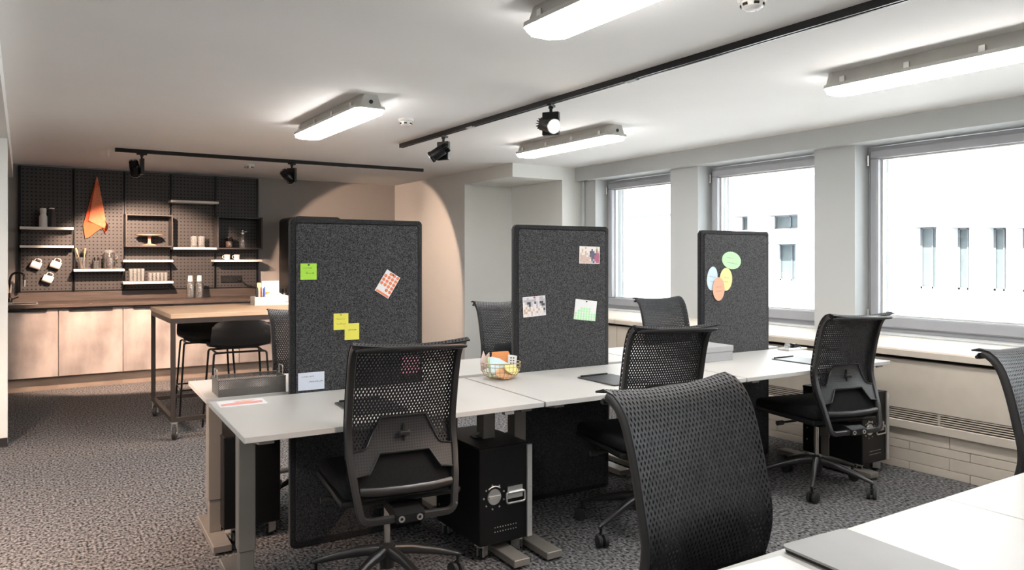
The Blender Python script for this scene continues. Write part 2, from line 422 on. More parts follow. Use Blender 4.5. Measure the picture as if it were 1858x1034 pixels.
fixture('added linear ceiling light out of view at the left rear, fill for that side', -1.35, -1.2)  # unseen rear fixture, added as fill
fixture('added linear ceiling light out of view at the left, brightening the wall stub', -1.35, 4.9)  # unseen fixture, added to brighten the stub face and left ceiling
def smoke(label, x, y, first=[None]):
    if first[0]: return dup(first[0], (x, y, CZ), 0, label, 'smoke detectors')
    t = thing('smoke_detector', label, 'smoke detector', (x, y, CZ), 0, 'smoke detectors'); first[0] = t
    MB().lathe([(0, 0), (.056, 0), (.056, -.014), (.050, -.02), (0, -.02)], 28).out('mounting_plate', PLW, t, smooth=True)
    MB().lathe([(.044, -.02), (.044, -.024), (.040, -.042), (.030, -.050), (.012, -.053), (0, -.053)], 28).out('cover', PLW, t, smooth=True)
    for k in range(6):
        a = k*math.pi/3; c, s_ = math.cos(a), math.sin(a)
        MB().box(-.010, .010, -.0035, .0035, -.040, -.030, M=Matrix.Rotation(a+math.pi/2, 4, 'Z') @ Matrix.Translation((0, -.0425, 0))).out('vent_slot', BLKPL, t)
    MB().cyl((.02, 0, -.053), (.02, 0, -.05), .003, n=8).out('indicator', mat('indicator_red', (.5, .05, .03), .4), t)
    return t
smoke('smoke detector between the ceiling light and the long black track', 2.353, 5.0)
smoke('smoke detector above the kitchen, behind the rear black track', 2.06, 8.36)
smoke('smoke detector cut off by the top edge of the photo', 2.377, 1.91)
def track(label, p0, p1):
    a, b = Vector(p0), Vector(p1); ln = (b-a).length; rz = math.atan2(b.y-a.y, b.x-a.x)
    t = thing('lighting_track', label, 'track', ((a.x+b.x)/2, (a.y+b.y)/2, CZ), rz)
    MB().box(-ln/2, ln/2, -.018, -.007, -.034, 0).box(-ln/2, ln/2, .007, .018, -.034, 0).box(-ln/2, ln/2, -.007, .007, -.010, 0).out('rail', BLKMET, t)
    for sx in (-1, 1): box('end_cap', BLKPL, (sx*ln/2-.006, sx*ln/2+.006, -.0185, .0185, -.0345, -.0005), t)
    k = int(ln/1.6)
    for i in range(k):
        x = -ln/2 + (i+.7)*ln/k; box('joint_plate', STEEL if i == 0 and ln > 5 else BLKPL, (x-.045, x+.045, -.019, .019, -.037, -.030), t)
    return t
track('long black spotlight track running across the ceiling towards the camera', (2.835, 6.12), (2.815, -1.0))
track('short black spotlight track across the ceiling in front of the kitchen', (.72, 7.80), (3.83, 7.70))
def spothead(label, x, y, aim, lit, rz_box=0., side=1):
    t = thing('track_spotlight', label, 'spotlight', (x, y, CZ-.034), rz_box)
    box('track_adapter', BLKPL, (-.045, .045, -.016, .016, -.016, 0), t, bev=.003)
    MB().cyl((0, 0, -.055), (0, 0, -.012), .010, n=12).cyl((0, 0, -.03), (0, 0, -.018), .016, n=12).out('stem', BLKMET, t)
    hx = .0
    box('driver_box', BLKMET, (-.016, .016, -.055, .055, -.20, -.052), t, bev=.003)
    loc = Vector((side*.062, 0, -.145))
    d = (Matrix.Rotation(-rz_box, 4, 'Z') @ (Vector(aim) - Vector((x, y, CZ-.034)) - loc)).normalized()
    q = d.to_track_quat('Z', 'Y').to_matrix().to_4x4(); M = Matrix.Translation(loc) @ q
    MB().cyl((side*.014, 0, -.145), (side*.06, 0, -.145), .011, n=12).out('pivot', BLKPL, t)
    MB().lathe([(0, -.05), (.040, -.05), (.043, -.046), (.043, .055), (.047, .058), (.047, .075), (.041, .075), (.038, .066)], 28, M=M).out('lamp_head', BLKMET, t, smooth=True)
    m = MB()
    for k in range(14):
        a = 2*math.pi*k/14; m.box(.020, .041, -.0022, .0022, -.085, -.048, M=M @ Matrix.Rotation(a, 4, 'Z'))
    m.cyl((M @ Vector((0, 0, -.082))), (M @ Vector((0, 0, -.05))), .022, n=14); m.out('cooling_fins', BLKPL, t)
    MB().lathe([(.041, .0755), (.0475, .0755), (.0475, .080), (.041, .080), (.041, .0755)], 28, M=M).out('lens_ring', STEEL, t, smooth=True)
    MB().lathe([(0, .064), (.0385, .064), (.0385, .067), (0, .067)], 24, M=M).out('lens', LENS if lit else mat('lens_dim', (.6, .55, .5), .2), t)
    wl_ = Matrix.Translation((x, y, CZ-.034)) @ Matrix.Rotation(rz_box, 4, 'Z') @ M @ Vector((0, 0, .088))
    return t, wl_
_, l1 = spothead('left spotlight on the rear track, seen from its finned back', .937, 7.79, (1.30, 9.7, .75), True, 0, -1)
_, l2 = spothead('right spotlight on the rear track, tilted away beside its driver box', 2.342, 7.745, (4.4, 9.55, .72), True, R(30), -1)
_, l3 = spothead('unlit looking black spotlight hanging near the far end of the long track', 2.829, 5.311, (.6, 7.3, .4), True, R(25), -1)
_, l4 = spothead('glowing spotlight with warm bright lens on the long track', 2.829, 3.85, (2.4, 0, 1.2), True, R(35), -1)
spot('spot_kitchen', l1, (1.25, 9.7, .52), 340, 76, .3)
spot('spot_shaft_wall', l2, (4.4, 9.55, .72), 130, 74, .12)
spot('spot_table', l3, (.6, 7.3, .4), 110, 60, .4)
spot('spot_desk', l4, (2.4, 0, 1.2), 12, 50, .5)
_, l5 = spothead('spotlight on the long track nearest the camera, outside the photo', 2.82, .5, (.95, 2.75, 0), True, R(20), -1)
spot('spot_front', l5, (.95, 2.75, 0), 70, 30, .5)
track('added black spotlight track out of view at the left', (-.95, 4.6), (-.95, .5))  # track added out of view to carry the left floor spot
_, l6 = spothead('added spotlight out of view at the left, warming the floor there', -.95, 3.2, (.3, 4.9, 0), True, R(20), -1)  # unseen head, added for the warm pool on the left carpet
spot('added_spot_left', l6, (.3, 4.9, 0), 320, 70, .6)  # added lamp that makes the left floor pool

# ================================================================== KITCHEN
YF = 9.0
xs = [-.895, -.295, .305, .900, 1.504, 2.107, 2.71]
labs = ['concrete-look base cabinet at the kitchen run hidden behind the wall end', 'leftmost visible concrete-look cabinet door below the sink',
        'concrete-look cabinet door second in the kitchen run, left of the bronze table', 'concrete-look cabinet behind the left legs of the oak table',
        'concrete-look drawer cabinet behind the bar stools', 'narrow concrete-look drawer cabinet at the right end of the counter']
for i, (a, b) in enumerate(zip(xs, xs[1:])):
    if i == 0: continue
    t = thing('base_cabinet', labs[i], 'cabinet', (a, YF, 0), 0, 'base cabinets under the kitchen counter'); wd = b-a
    box('body', CABIN, (.001, wd-.001, .022, .66, .135, .848), t)
    if i <= 3:
        d = box('door', CAB, (.003, wd-.003, 0, .02, .142, .828), t, bev=.0015)
        box('handle', BLKMET, (.10 if i > 1 else .16, wd-.10, -.018, .004, .820, .838), d)
    else:
        for (z0, z1) in ((.60, .828), (.372, .594), (.142, .366)) if i == 5 else ((.465, .828), (.142, .459)):
            d = box('drawer', CAB, (.003, wd-.003, 0, .02, z0, z1), t, bev=.0015)
            box('handle', BLKMET, (.10, wd-.16, -.018, .004, z1-.002, z1+.005), d)
    box('plinth', PLINTH, (.0, wd, .055, .07, 0, .132), t)
ct = thing('worktop', 'dark oak laminate kitchen worktop with matching upstand', 'worktop', (0, 0, 0))
box('counter_slab', COUNTER, (-1.0, 2.72, 8.965, 9.70, .852, .886), ct, bev=.003)
box('upstand', COUNTER, (-1.0, 2.72, 9.675, 9.70, .886, .985), ct, bev=.002)
# pegboard
peg = thing('pegboard', 'dark perforated metal pegboard covering the kitchen wall', 'pegboard', (0, 9.70, 0))
PX = [-.035, .475, .98, 1.475, 1.98, 2.485]
pw = .478; ph = 1.355; z0 = 1.0
m = MB(); nx, nz = 12, 33; cw, chh = (pw)/nx, ph/nz; rr = .009
for i in range(nx):
    for j in range(nz):
        cx, cz = cw*(i+.5), chh*(j+.5)
        oc = [m.bm.verts.new((cx + rr*math.cos(R(45*k)), 0, cz + rr*.8*math.sin(R(45*k)))) for k in range(8)]
        A = {}
        for k in range(8):
            ux = [1, 1, 0, -1, -1, -1, 0, 1][k]; uz = [0, 1, 1, 1, 0, -1, -1, -1][k]
            A[k] = m.bm.verts.new((cx + ux*cw/2, 0, cz + uz*chh/2))
        for k in range(8): m.bm.faces.new((oc[k], A[k], A[(k+1) % 8], oc[(k+1) % 8]))
bmesh.ops.remove_doubles(m.bm, verts=m.bm.verts[:], dist=1e-4)
pp = m.out('perforated_panel', PEG, peg); pp.location = (PX[0]+.014, -.022, z0)
for i in range(1, 5):
    o = pp.copy(); COL.objects.link(o); o.parent = peg; o.location = (PX[i]+.014, -.022, z0)
box('backing', PEGD, (PX[0], PX[-1], -.012, .015, .985, 2.365), peg)
for x in PX: MB().box(x-.013, x-.004, -.030, 0, .99, 2.368).box(x+.004, x+.013, -.030, 0, .99, 2.368).box(x-.004, x+.004, -.012, 0, .99, 2.368).out('rail', BLKMET, peg)
box('top_strip', PEG, (PX[0], PX[-1], -.024, 0, 2.354, 2.37), peg)
YP = 9.675          # front of the pegboard
def shelf(label, x0, x1, z, dep=.20):
    t = thing('wall_shelf', label, 'shelf', (x0, YP, z), 0, 'white shelves on the pegboard')
    box('board', SHELFW, (0, x1-x0, -dep, -.001, -.026, 0), t, bev=.002)
    for x in (.012, x1-x0-.016): MB().prism([(-.002, -.026), (-dep*.7, -.026), (-.002, -.075)], x, x+.004, 'x').out('bracket', BLKMET, t)
    return t
shelf('upper left white shelf holding two bottles', -.03, .465, 1.70)
shelf('left white shelf above the three hanging mugs', -.03, .465, 1.50)
shelf('white shelf below the orange towel, holding utensil jars', .465, .965, 1.24)
shelf('white shelf directly under the box with the cake stand', .95, 1.472, 1.343)
shelf('lowest white shelf holding two blocks of drinking glasses', .95, 1.475, 1.092)
shelf('highest white shelf, empty, near the ceiling', 1.445, 1.98, 2.045)
shelf('white shelf between the two open boxes with crystal tumblers', 1.472, 1.985, 1.49)
shelf('right white shelf with two espresso cups', 1.93, 2.495, 1.343)
def boxshelf(label, x0, x1, z0, z1, dep=.24, t_=.016):
    t = thing('box_shelf', label, 'box shelf', (x0, YP, z0)); w_, h_ = x1-x0, z1-z0
    box('bottom', PEG, (0, w_, -dep, -.001, 0, t_), t); box('top', PEG, (0, w_, -dep, -.001, h_-t_, h_), t)
    box('side', PEG, (0, t_, -dep, -.001, t_, h_-t_), t); box('side', PEG, (w_-t_, w_, -dep, -.001, t_, h_-t_), t)
boxshelf('open dark box shelf holding a pink cake stand', .97, 1.465, 1.492, 1.865)
boxshelf('open dark box shelf at the right holding a jar and a cruet', 1.955, 2.49, 1.470, 1.866)
YS = 9.56
def lathed(name, label, cat, loc, parts, group=None):
    t = thing(name, label, cat, loc, 0, group)
    for nm, prof, m_ in parts: MB().lathe(prof, 22).out(nm, m_, t, smooth=True)
    return t
bp = lambda r, h: [(0, 0), (r*.94, 0), (r, .006), (r, h*.55), (r*.72, h*.66), (r*.70, h*.70), (0, h*.70)]
lathed('vacuum_bottle', 'matt white bottle on the upper left shelf', 'bottle', (.182, YS, 1.7003), [('body', bp(.040, .205), MATTEW), ('cap', [(0, .1436), (.030, .1436), (.031, .15), (.031, .198), (.026, .205), (0, .205)], MATTEW)])
lathed('vacuum_bottle', 'matt dark bottle with pale cap top beside the white bottle', 'bottle', (.262, YS, 1.7003), [('body', bp(.038, .21), MATTED), ('neck', [(0, .147), (.027, .147), (.027, .198), (0, .198)], MATTED), ('cap', [(0, .1982), (.026, .1982), (.026, .21), (0, .21)], MATTEW)])
# mugs hanging by their handles
def mug(label, x, z, first=[None]):
    g = 'white mugs hanging on the pegboard'
    if first[0]: return dup(first[0], (x, YP-.052, z), 0, label, g)
    t = thing('hanging_mug', label, 'mug', (x, YP-.052, z), 0, g); first[0] = t
    M = Matrix.Rotation(R(112), 4, 'Y') @ Matrix.Translation((0, 0, -.05))
    MB().lathe([(0, 0), (.036, 0), (.041, .004), (.041, .098), (.038, .098), (.037, .008), (0, .008)], 24, M=M).out('cup', CERAM, t, smooth=True)
    pts = [M @ Vector(p) for p in fillet([(-.040, 0, .082), (-.074, 0, .08), (-.074, 0, .024), (-.040, 0, .02)], .03)]
    MB().sweep(pts, .0055, .008, n=8, up=(0, 1, 0)).out('handle', CERAM, t, smooth=True)
    MB().sweep([(.012, .05, .070), (.012, -.012, .070), (.012, -.018, .082)], .003, n=6).out('hook', BLKMET, t)
    return t
mug('white mug hanging at the left of the three pegboard mugs', .116, 1.285)
mug('white mug hanging at the right of the three pegboard mugs', .30, 1.288)
mug('white mug hanging lowest, below the other two', .226, 1.132)
# towel
t = thing('tea_towel', 'orange tea towel hanging by one corner from the pegboard', 'towel', (.70, YP-.02, 2.285))
def cloth(out, y0, fold):
    m = MB(); n = len(out); c = (sum(p[0] for p in out)/n, sum(p[1] for p in out)/n)
    def f(u, v):
        k = u*(n-1); i = min(int(k), n-2); q = k-i
        ex = out[i][0]*(1-q)+out[i+1][0]*q; ez = out[i][1]*(1-q)+out[i+1][1]*q
        return (ex*v, y0 + fold*math.sin(u*9)*v*.6 - .012*v, ez*v)
    return m.grid(f, 18, 10).solidify(.004)
cloth([(-.135, -.55), (-.115, -.70), (-.08, -.69), (.02, -.60), (.06, -.58), (.085, -.64), (.105, -.60)], -.004, .012).out('back_layer', TOWEL, t, smooth=True)
cloth([(-.085, -.50), (.0, -.545), (.10, -.60), (.075, -.45), (.062, -.36)], -.028, .010).out('front_fold', TOWELL, t, smooth=True)
MB().sweep([(0, -.003, .005), (0, -.03, .005), (0, -.034, .014)], .0035, n=6).out('hook', BLKMET, t)
# utensils, tumbler, jug on the third shelf
def glasscup(name, label, cat, loc, r, h, m_=CLEAR, group=None):
    return lathed(name, label, cat, loc, [('bowl', [(0, 0), (r*.9, 0), (r, h), (r*.94, h), (r*.84, .006), (0, .006)], m_)], group)
t = glasscup('utensil_jar', 'glass jar of kitchen utensils at the left end of its shelf', 'jar', (.555, YS, 1.2403), .042, .13, CLEARJ)
for (dx, dy, tx, tz, ln, m_) in ((-.012, 0, -.26, .1, .235, WOODU), (.008, .008, .02, .02, .215, BLKPL), (.0, -.012, .12, -.02, .225, WOODU), (.016, 0, .2, .05, .20, BLKPL)):
    d = Vector((tx, tz, 1)).normalized(); p = Vector((dx*.4, dy*.4, .008)); e = p + d*ln
    MB().sweep([p, p+d*ln*.7, p+d*ln*.8, e], [.004, .004, .010, .008], [.004, .004, .004, .003], n=8, up=(0, 1, 0)).out('utensil', m_, t, smooth=True)
t = glasscup('spoon_glass', 'small glass of dark teaspoons in the middle of its shelf', 'glass', (.688, YS, 1.2403), .036, .09, CLEARJ)
for k in range(6):
    a = k*1.05; d = Vector((.22*math.cos(a), .22*math.sin(a), 1)).normalized(); p = Vector((.012*math.cos(a), .012*math.sin(a), .01))
    MB().sweep([p, p+d*.085, p+d*.10, p+d*.118, p+d*.124], [.002, .002, .008, .008, .003], [.002, .002, .003, .003, .002], n=6).out('teaspoon', BLKPL, t, smooth=True)
t = lathed('storage_jar', 'large clip-top glass jar with dark contents', 'jar', (.815, YS, 1.2403), [('body', [(0, 0), (.058, 0), (.062, .006), (.062, .155), (.05, .178), (.05, .185), (.047, .185), (.047, .178), (.058, .152), (.058, .008), (0, .008)], CLEARJ),
    ('lid', [(0, .186), (.052, .186), (.054, .20), (.05, .212), (0, .215)], CLEAR), ('contents', [(0, .009), (.055, .009), (.056, .12), (.03, .135), (0, .13)], mat('dark_coffee', (.06, .04, .03), .8, scale=60, var=.8))])
MB().sweep(fillet([(.06, 0, .15), (.085, 0, .15), (.085, 0, .115), (.062, 0, .11)], .015), .004, n=6, up=(0, 1, 0)).out('clip', STEEL, t, smooth=True)
lathed('cake_stand', 'pink enamel cake stand in the open box', 'cake stand', (1.225, YS-.03, 1.5085), [('foot', [(0, 0), (.078, 0), (.08, .006), (.05, .014), (.022, .022), (0, .022)], PINKCER), ('stem', [(0, .022), (.021, .022), (.016, .05), (.018, .10), (.028, .108), (0, .108)], PINKCER),
    ('plate', [(0, .108), (.12, .110), (.138, .118), (.138, .126), (.13, .126), (.118, .120), (0, .118)], PINKCER)])
for gx, n_, h_, r_, kind in ((1.035, 4, .148, .0195, 'tall drinking glass'), (1.238, 5, .10, .0195, 'short drinking glass')):
    g0 = None
    for k in range(n_):
        for q in range(2):
            lo = (gx + k*.0405, YS-.03 + q*.06, 1.0923); blk = 'left' if n_ == 4 else 'right'
            lab = '%s, %s in the %s row of the %s glass block' % (kind, ('first', 'second', 'third', 'fourth', 'fifth')[k], ('front', 'rear')[q], blk)
            if g0 is None: g0 = glasscup('drinking_glass', lab, 'glass', lo, r_, h_, CLEAR, blk + ' block of glasses on the lowest shelf')
            else: dup(g0, lo, 0, lab)
lab = 'chunky crystal tumbler on the shelf between the boxes'
for k in range(2):
    lathed('crystal_tumbler', ['left', 'right'][k] + ' of two chunky crystal tumblers on the middle shelf', 'tumbler', (1.715 + k*.084, YS, 1.4903), [('bowl', [(0, 0), (.036, 0), (.041, .02), (.036, .045), (.041, .075), (.041, .135), (.037, .135), (.034, .03), (0, .025)], CLEAR)], 'crystal tumblers')
lathed('storage_jar', 'small dark glass jar in the right box shelf', 'jar', (2.12, YS, 1.4865), [('body', [(0, 0), (.045, 0), (.047, .01), (.047, .10), (.036, .118), (0, .118)], DARKGL), ('contents', [(0, .006), (.042, .006), (.042, .08), (0, .085)], mat('pink_grains', (.45, .33, .3), .8, scale=90, var=.6)), ('lid', [(0, .119), (.038, .119), (.038, .134), (0, .134)], BLKPL)])
t = lathed('oil_cruet', 'slim glass cruet with steel top in the right box shelf', 'cruet', (2.278, YS, 1.4865), [('body', [(0, 0), (.030, 0), (.033, .008), (.033, .15), (.022, .17), (0, .17)], CLEARJ), ('stopper', [(0, .171), (.024, .171), (.024, .192), (.012, .205), (.012, .222), (0, .224)], STEEL)])
MB().sweep([(.0, 0, .195), (.045, 0, .205), (.055, 0, .20)], .004, n=6).out('spout', STEEL, t)
c0 = None
for k in range(2):
    lo = (2.095 + k*.115, YS, 1.3433); lab = ('left', 'right')[k] + ' white espresso cup on the right shelf'
    if c0 is None:
        c0 = lathed('espresso_cup', lab, 'cup', lo, [('cup', [(0, 0), (.028, 0), (.033, .005), (.035, .062), (.032, .062), (.030, .008), (0, .008)], CERAM)], 'espresso cups')
        MB().sweep(fillet([(-.033, 0, .048), (-.056, 0, .046), (-.052, 0, .018), (-.032, 0, .016)], .016), .0045, n=8, up=(0, 1, 0)).out('handle', CERAM, c0, smooth=True)
    else: dup(c0, lo, 0, lab)
for k in range(2):
    lathed('glass_bottle', ('left', 'right')[k] + ' of two clear water bottles with white caps on the worktop', 'bottle', (1.655 + k*.10, 9.45, .8863), [('body', [(0, 0), (.042, 0), (.045, .008), (.045, .165), (.034, .195), (.024, .205), (.022, .205), (.042, .160), (.042, .01), (0, .01)], CLEARJ), ('cap', [(0, .198), (.026, .198), (.030, .205), (.024, .268), (0, .27)], CERAM)], 'water bottles on the worktop')
# sockets and cord
t = thing('wall_socket', 'dark triple wall socket at the bottom of the pegboard', 'socket', (2.17, YP-.001, 1.10))
box('plate', BLKPL, (-.125, .125, -.01, -.001, -.042, .042), t, bev=.003)
for k in range(3): MB().cyl((-.08 + k*.08, -.012, 0), (-.08 + k*.08, -.009, 0), .027, n=20).cyl((-.08+k*.08, -.0135, 0), (-.08+k*.08, -.009, 0), .006, n=10).out('outlet', PEGD, t)
MB().cyl((.08, -.05, 0), (.08, -.012, 0), .02, n=14).out('plug', BLKPL, t)
tag(MB().sweep(fillet([(2.25, YP-.05, 1.10), (2.27, YP-.06, 1.09), (2.33, YP-.05, 1.03), (2.42, YP-.04, 1.0), (2.56, YP-.04, .985), (2.70, YP-.03, .98)], .04), .0055, n=8).out('power_cord', BLKPL, None, smooth=True), 'black power cord plugged into the right wall socket', 'cord')
# sink, tap
t = thing('kitchen_sink', 'inset steel sink in the worktop beside the wall end', 'sink', (-.12, 9.32, .886))
MB().box(-.25, .25, -.20, -.185, -.002, .006).box(-.25, .25, .185, .20, -.002, .006).box(-.25, -.235, -.185, .185, -.002, .006).box(.235, .25, -.185, .185, -.002, .006).out('rim', STEEL, t)
box('bowl_floor', BLKMET, (-.235, .235, -.185, .185, .0005, .0015), t); MB().cyl((.0, 0, .0015), (0, 0, .003), .04, n=20).out('drain', STEEL, t)
t = thing('kitchen_tap', 'curved dark tap with chrome nozzle half hidden by the wall end', 'tap', (-.12, 9.585, .886))
MB().cyl((0, 0, 0), (0, 0, .05), .026, n=16, bev=.003).out('base', BLKMET, t, smooth=True)
MB().sweep(fillet([(0, 0, .04), (0, 0, .32), (.13, -.05, .32), (.13, -.05, .24)], .12, n=10), .011, n=10).out('spout', BLKMET, t, smooth=True)
MB().cyl((.13, -.05, .17), (.13, -.05, .242), .015, n=14).out('nozzle', CHROME, t, smooth=True)
MB().cyl((.02, 0, .035), (.08, 0, .06), .006, n=8).out('lever', BLKMET, t)
# fridge
t = thing('fridge', 'tall black fridge with rounded top standing behind the felt partition', 'fridge', (3.06, 9.02, 0))
MB().prism(rrect(-.30, .30, .03, 1.875, .06, 6), .06, .64, 'y').out('cabinet', BLKMET, t, smooth=True)
MB().prism(rrect(-.30, .30, .68, 1.875, .06, 6), 0, .055, 'y', bev=.012).out('door', BLKMET, t, smooth=True)
MB().prism(rrect(-.30, .30, .04, .67, .05, 6), 0, .055, 'y', bev=.012).out('door', BLKMET, t, smooth=True)
for z in (.9, .5): MB().cyl((-.25, -.03, z-.13), (-.25, -.03, z+.13), .009, n=10).cyl((-.25, -.03, z-.11), (-.25, .005, z-.11), .007, n=8).cyl((-.25, -.03, z+.11), (-.25, .005, z+.11), .007, n=8).out('handle', STEEL, t)
for sx in (-.24, .24):
    for y in (.1, .55): MB().cyl((sx, y, 0), (sx, y, .04), .02, n=10).out('foot', RUBBER, t)

# ================================================================== HIGH TABLE AND STOOLS
t = thing('high_table', 'high table with light oak top on a bronze steel frame with castors', 'table', (.92, 6.04, 0))
TW, TD, TZ = 2.03, 1.05, .945
box('table_top', OAK, (0, TW, 0, TD, TZ-.035, TZ), t, bev=.003)
for x in (.0, TW-.04):
    for y in (.0, TD-.04):
        box('leg', BRNMET, (x+.004, x+.036, y+.004, y+.036, .135, TZ-.036), t)
for y in (.004, TD-.036): box('apron', BRNMET, (.036, TW-.036, y, y+.032, TZ-.072, TZ-.036), t); box('lower_rail', BRNMET, (.036, TW-.036, y, y+.032, .135, .167), t)
for x in (.004, TW-.036): box('apron', BRNMET, (x, x+.032, .036, TD-.036, TZ-.072, TZ-.036), t); box('lower_rail', BRNMET, (x, x+.032, .036, TD-.036, .135, .167), t)
def castor(parent, x, y, top, r=.05, yaw=0., fork=STEEL, wd=.028):
    M = Matrix.Translation((x, y, 0)) @ Matrix.Rotation(yaw, 4, 'Z')
    c = MB().box(-.03, .03, -.025, .025, top-.006, top, M=M).box(-.022, .022, -wd/2-.006, -wd/2-.002, r*.7, top-.005, M=M).box(-.022, .022, wd/2+.002, wd/2+.006, r*.7, top-.005, M=M).box(-.022, .022, -wd/2-.006, wd/2+.006, top-.016, top-.006, M=M).out('castor', fork, parent)
    a = M @ Vector((.012, -wd/2, r)); b = M @ Vector((.012, wd/2, r))
    MB().cyl(a, b, r, n=20, bev=.004).out('wheel', RUBBER, c, smooth=True)
    a2 = M @ Vector((.012, -wd/2-.007, r)); b2 = M @ Vector((.012, wd/2+.007, r))
    MB().cyl(a2, b2, r*.3, n=12).out('axle', STEEL, c)
for x in (.035, TW-.035):
    for y in (.035, TD-.035): castor(t, x, y, .135, .048, R(250))
# stools
def stool_shell(m):
    P = [(.21, .625), (.19, .652), (.10, .655), (-.02, .650), (-.12, .655), (-.185, .685), (-.215, .745), (-.235, .82), (-.248, .885)]
    Wd = [.17, .205, .222, .228, .228, .226, .222, .215, .195]
    def f(u, v):
        k = v*(len(P)-1); i = min(int(k), len(P)-2); q = k-i; q2 = q
        y = P[i][0]*(1-q)+P[i+1][0]*q; z = P[i][1]*(1-q)+P[i+1][1]*q; w_ = Wd[i]*(1-q)+Wd[i+1]*q
        s_ = u*2-1; bk = max(0, (v-.5)/.5); e = s_*s_
        if v > .93: z -= (abs(s_)**6)*.03
        return (s_*w_, y + e*.055*bk, z + e*.028*(1-bk))
    return m.grid(f, 18, 32)
t = thing('bar_stool', 'black shell bar stool in front of the oak table, its back to the desks', 'stool', (1.43, 6.17, 0), R(-4), 'black shell bar stools'); st0 = t
stool_shell(MB()).solidify(.008).out('shell', BLKPL, t, smooth=True)
MB().sweep(fillet([(-.175, .14, .632), (.175, .14, .632), (.175, -.14, .632), (-.175, -.14, .632)], .03, closed=True), .008, n=8, closed=True).out('seat_frame', BLKMET, t, smooth=True)
for sx in (-1, 1):
    for sy in (-1, 1):
        MB().sweep(fillet([(sx*.13, sy*.14, .632), (sx*.195, sy*.155, .632), (sx*.235, sy*.205, 0)], .02), .0085, n=8).out('leg', BLKMET, t, smooth=True)
MB().sweep([(sx*.221, sy*.187, .235) for sx, sy in ((-1, -1), (1, -1), (1, 1), (-1, 1))], .007, n=8, closed=True).out('footrest', BLKMET, t)
dup(st0, (1.36, 7.02, 0), R(176), 'black shell bar stool at the far side of the oak table, facing the desks')
# organiser on the table
t = thing('desk_organiser', 'white carry organiser of pens and papers on the oak table', 'organiser', (1.872, 6.80, TZ+.0003), R(-2))
W2, D2, H2 = .165, .09, .075
m = MB().box(-W2, W2, -D2, D2, 0, .006).box(-W2, W2, -D2, -D2+.006, .006, H2, .002).box(-W2, W2, D2-.006, D2, .006, H2, .002).box(-W2, -W2+.006, -D2+.006, D2-.006, .006, H2).box(W2-.006, W2, -D2+.006, D2-.006, .006, H2).box(-.06, -.055, -D2+.006, D2-.006, .006, H2)
m.out('tray', PLW, t)
MB().prism([(-W2+.006, .0065), (W2-.006, .0065), (W2-.006, .075), (.10, .088), (.05, .118), (-.0, .118), (-.05, .088), (-.10, .075), (-W2+.006, .075)], -.003, .003, 'y').out('handle_divider', PLW, t)
MB().box(.10, .128, -D2-.0006, -D2, .024, .029).out('maker_mark', INK, t)
def inorg(o, l, c): return tag(o, l, c)
def place(name, label, cat, loc, rot=(0, 0, 0), group=None):
    t = thing(name, label, cat, loc, 0, group); t.rotation_euler = rot; return t
OX, OY, OZ = 1.872, 6.80, TZ+.0075
pens = [(-.145, -.05, .14, (.015, .015, .02), 'black'), (-.13, -.03, .15, (.02, .10, .05), 'dark green'), (-.115, -.055, .135, (.62, .62, .6), 'silver'), (-.1, -.035, .15, (.6, .06, .03), 'red'), (-.083, -.055, .145, (.05, .10, .45), 'blue'), (-.072, -.03, .155, (.12, .2, .6), 'light blue')]
for i, (dx, dy, h_, c, nm) in enumerate(pens):
    q = place('felt_pen', nm + ' pen standing in the white organiser', 'pen', (OX+dx, OY+dy, OZ), (R(-4), R(random.uniform(-3, 3)), 0), 'pens in the organiser')
    cm = mat('pen_' + nm.replace(' ', '_'), c, .4)
    MB().cyl((0, 0, 0), (0, 0, h_*.62), .0062, n=10).out('barrel', cm, q, smooth=True); MB().cyl((0, 0, h_*.62), (0, 0, h_), .0072, .0055, n=10).out('cap', cm, q, smooth=True)
for i, (dx, dy, w_, h_, lab, c) in enumerate(((.01, .055, .155, .205, 'large white brochure standing in the organiser', None), (-.085, .06, .045, .19, 'narrow pale yellow booklet standing at the left of the brochure', (.75, .68, .42)), (-.06, .074, .03, .165, 'narrow green booklet standing behind the pens', (.30, .45, .12)))):
    q = place('brochure', lab, 'brochure', (OX+dx, OY+dy, OZ), (R(-5), 0, 0))
    box('cover', paper('brochure_%d' % i, c or (.82, .81, .83)), (-w_/2, w_/2, -.001, .003, 0, h_), q)
    if i == 0: MB().prism([(-w_/2+.02, .045), (w_/2-.045, .095), (w_/2-.05, .105), (-w_/2+.02, .105)], -.0016, -.0012, 'y').out('printed_stripe', paper('ochre_print', (.68, .42, .10)), q)
q = place('scissors', 'dark handled scissors standing at the right of the organiser', 'scissors', (OX+.125, OY+.035, OZ))
MB().box(-.008, .008, -.001, .001, 0, .09).out('blade', STEEL, q)
for k, s_ in enumerate((-1, 1)): MB().sweep([(s_*.016 + .016*math.cos(a*.5236), s_*.002, .112 + .026*math.sin(a*.5236)) for a in range(12)], .004, n=6, closed=True, up=(0, 1, 0)).out('finger_loop', BLKPL, q, smooth=True)

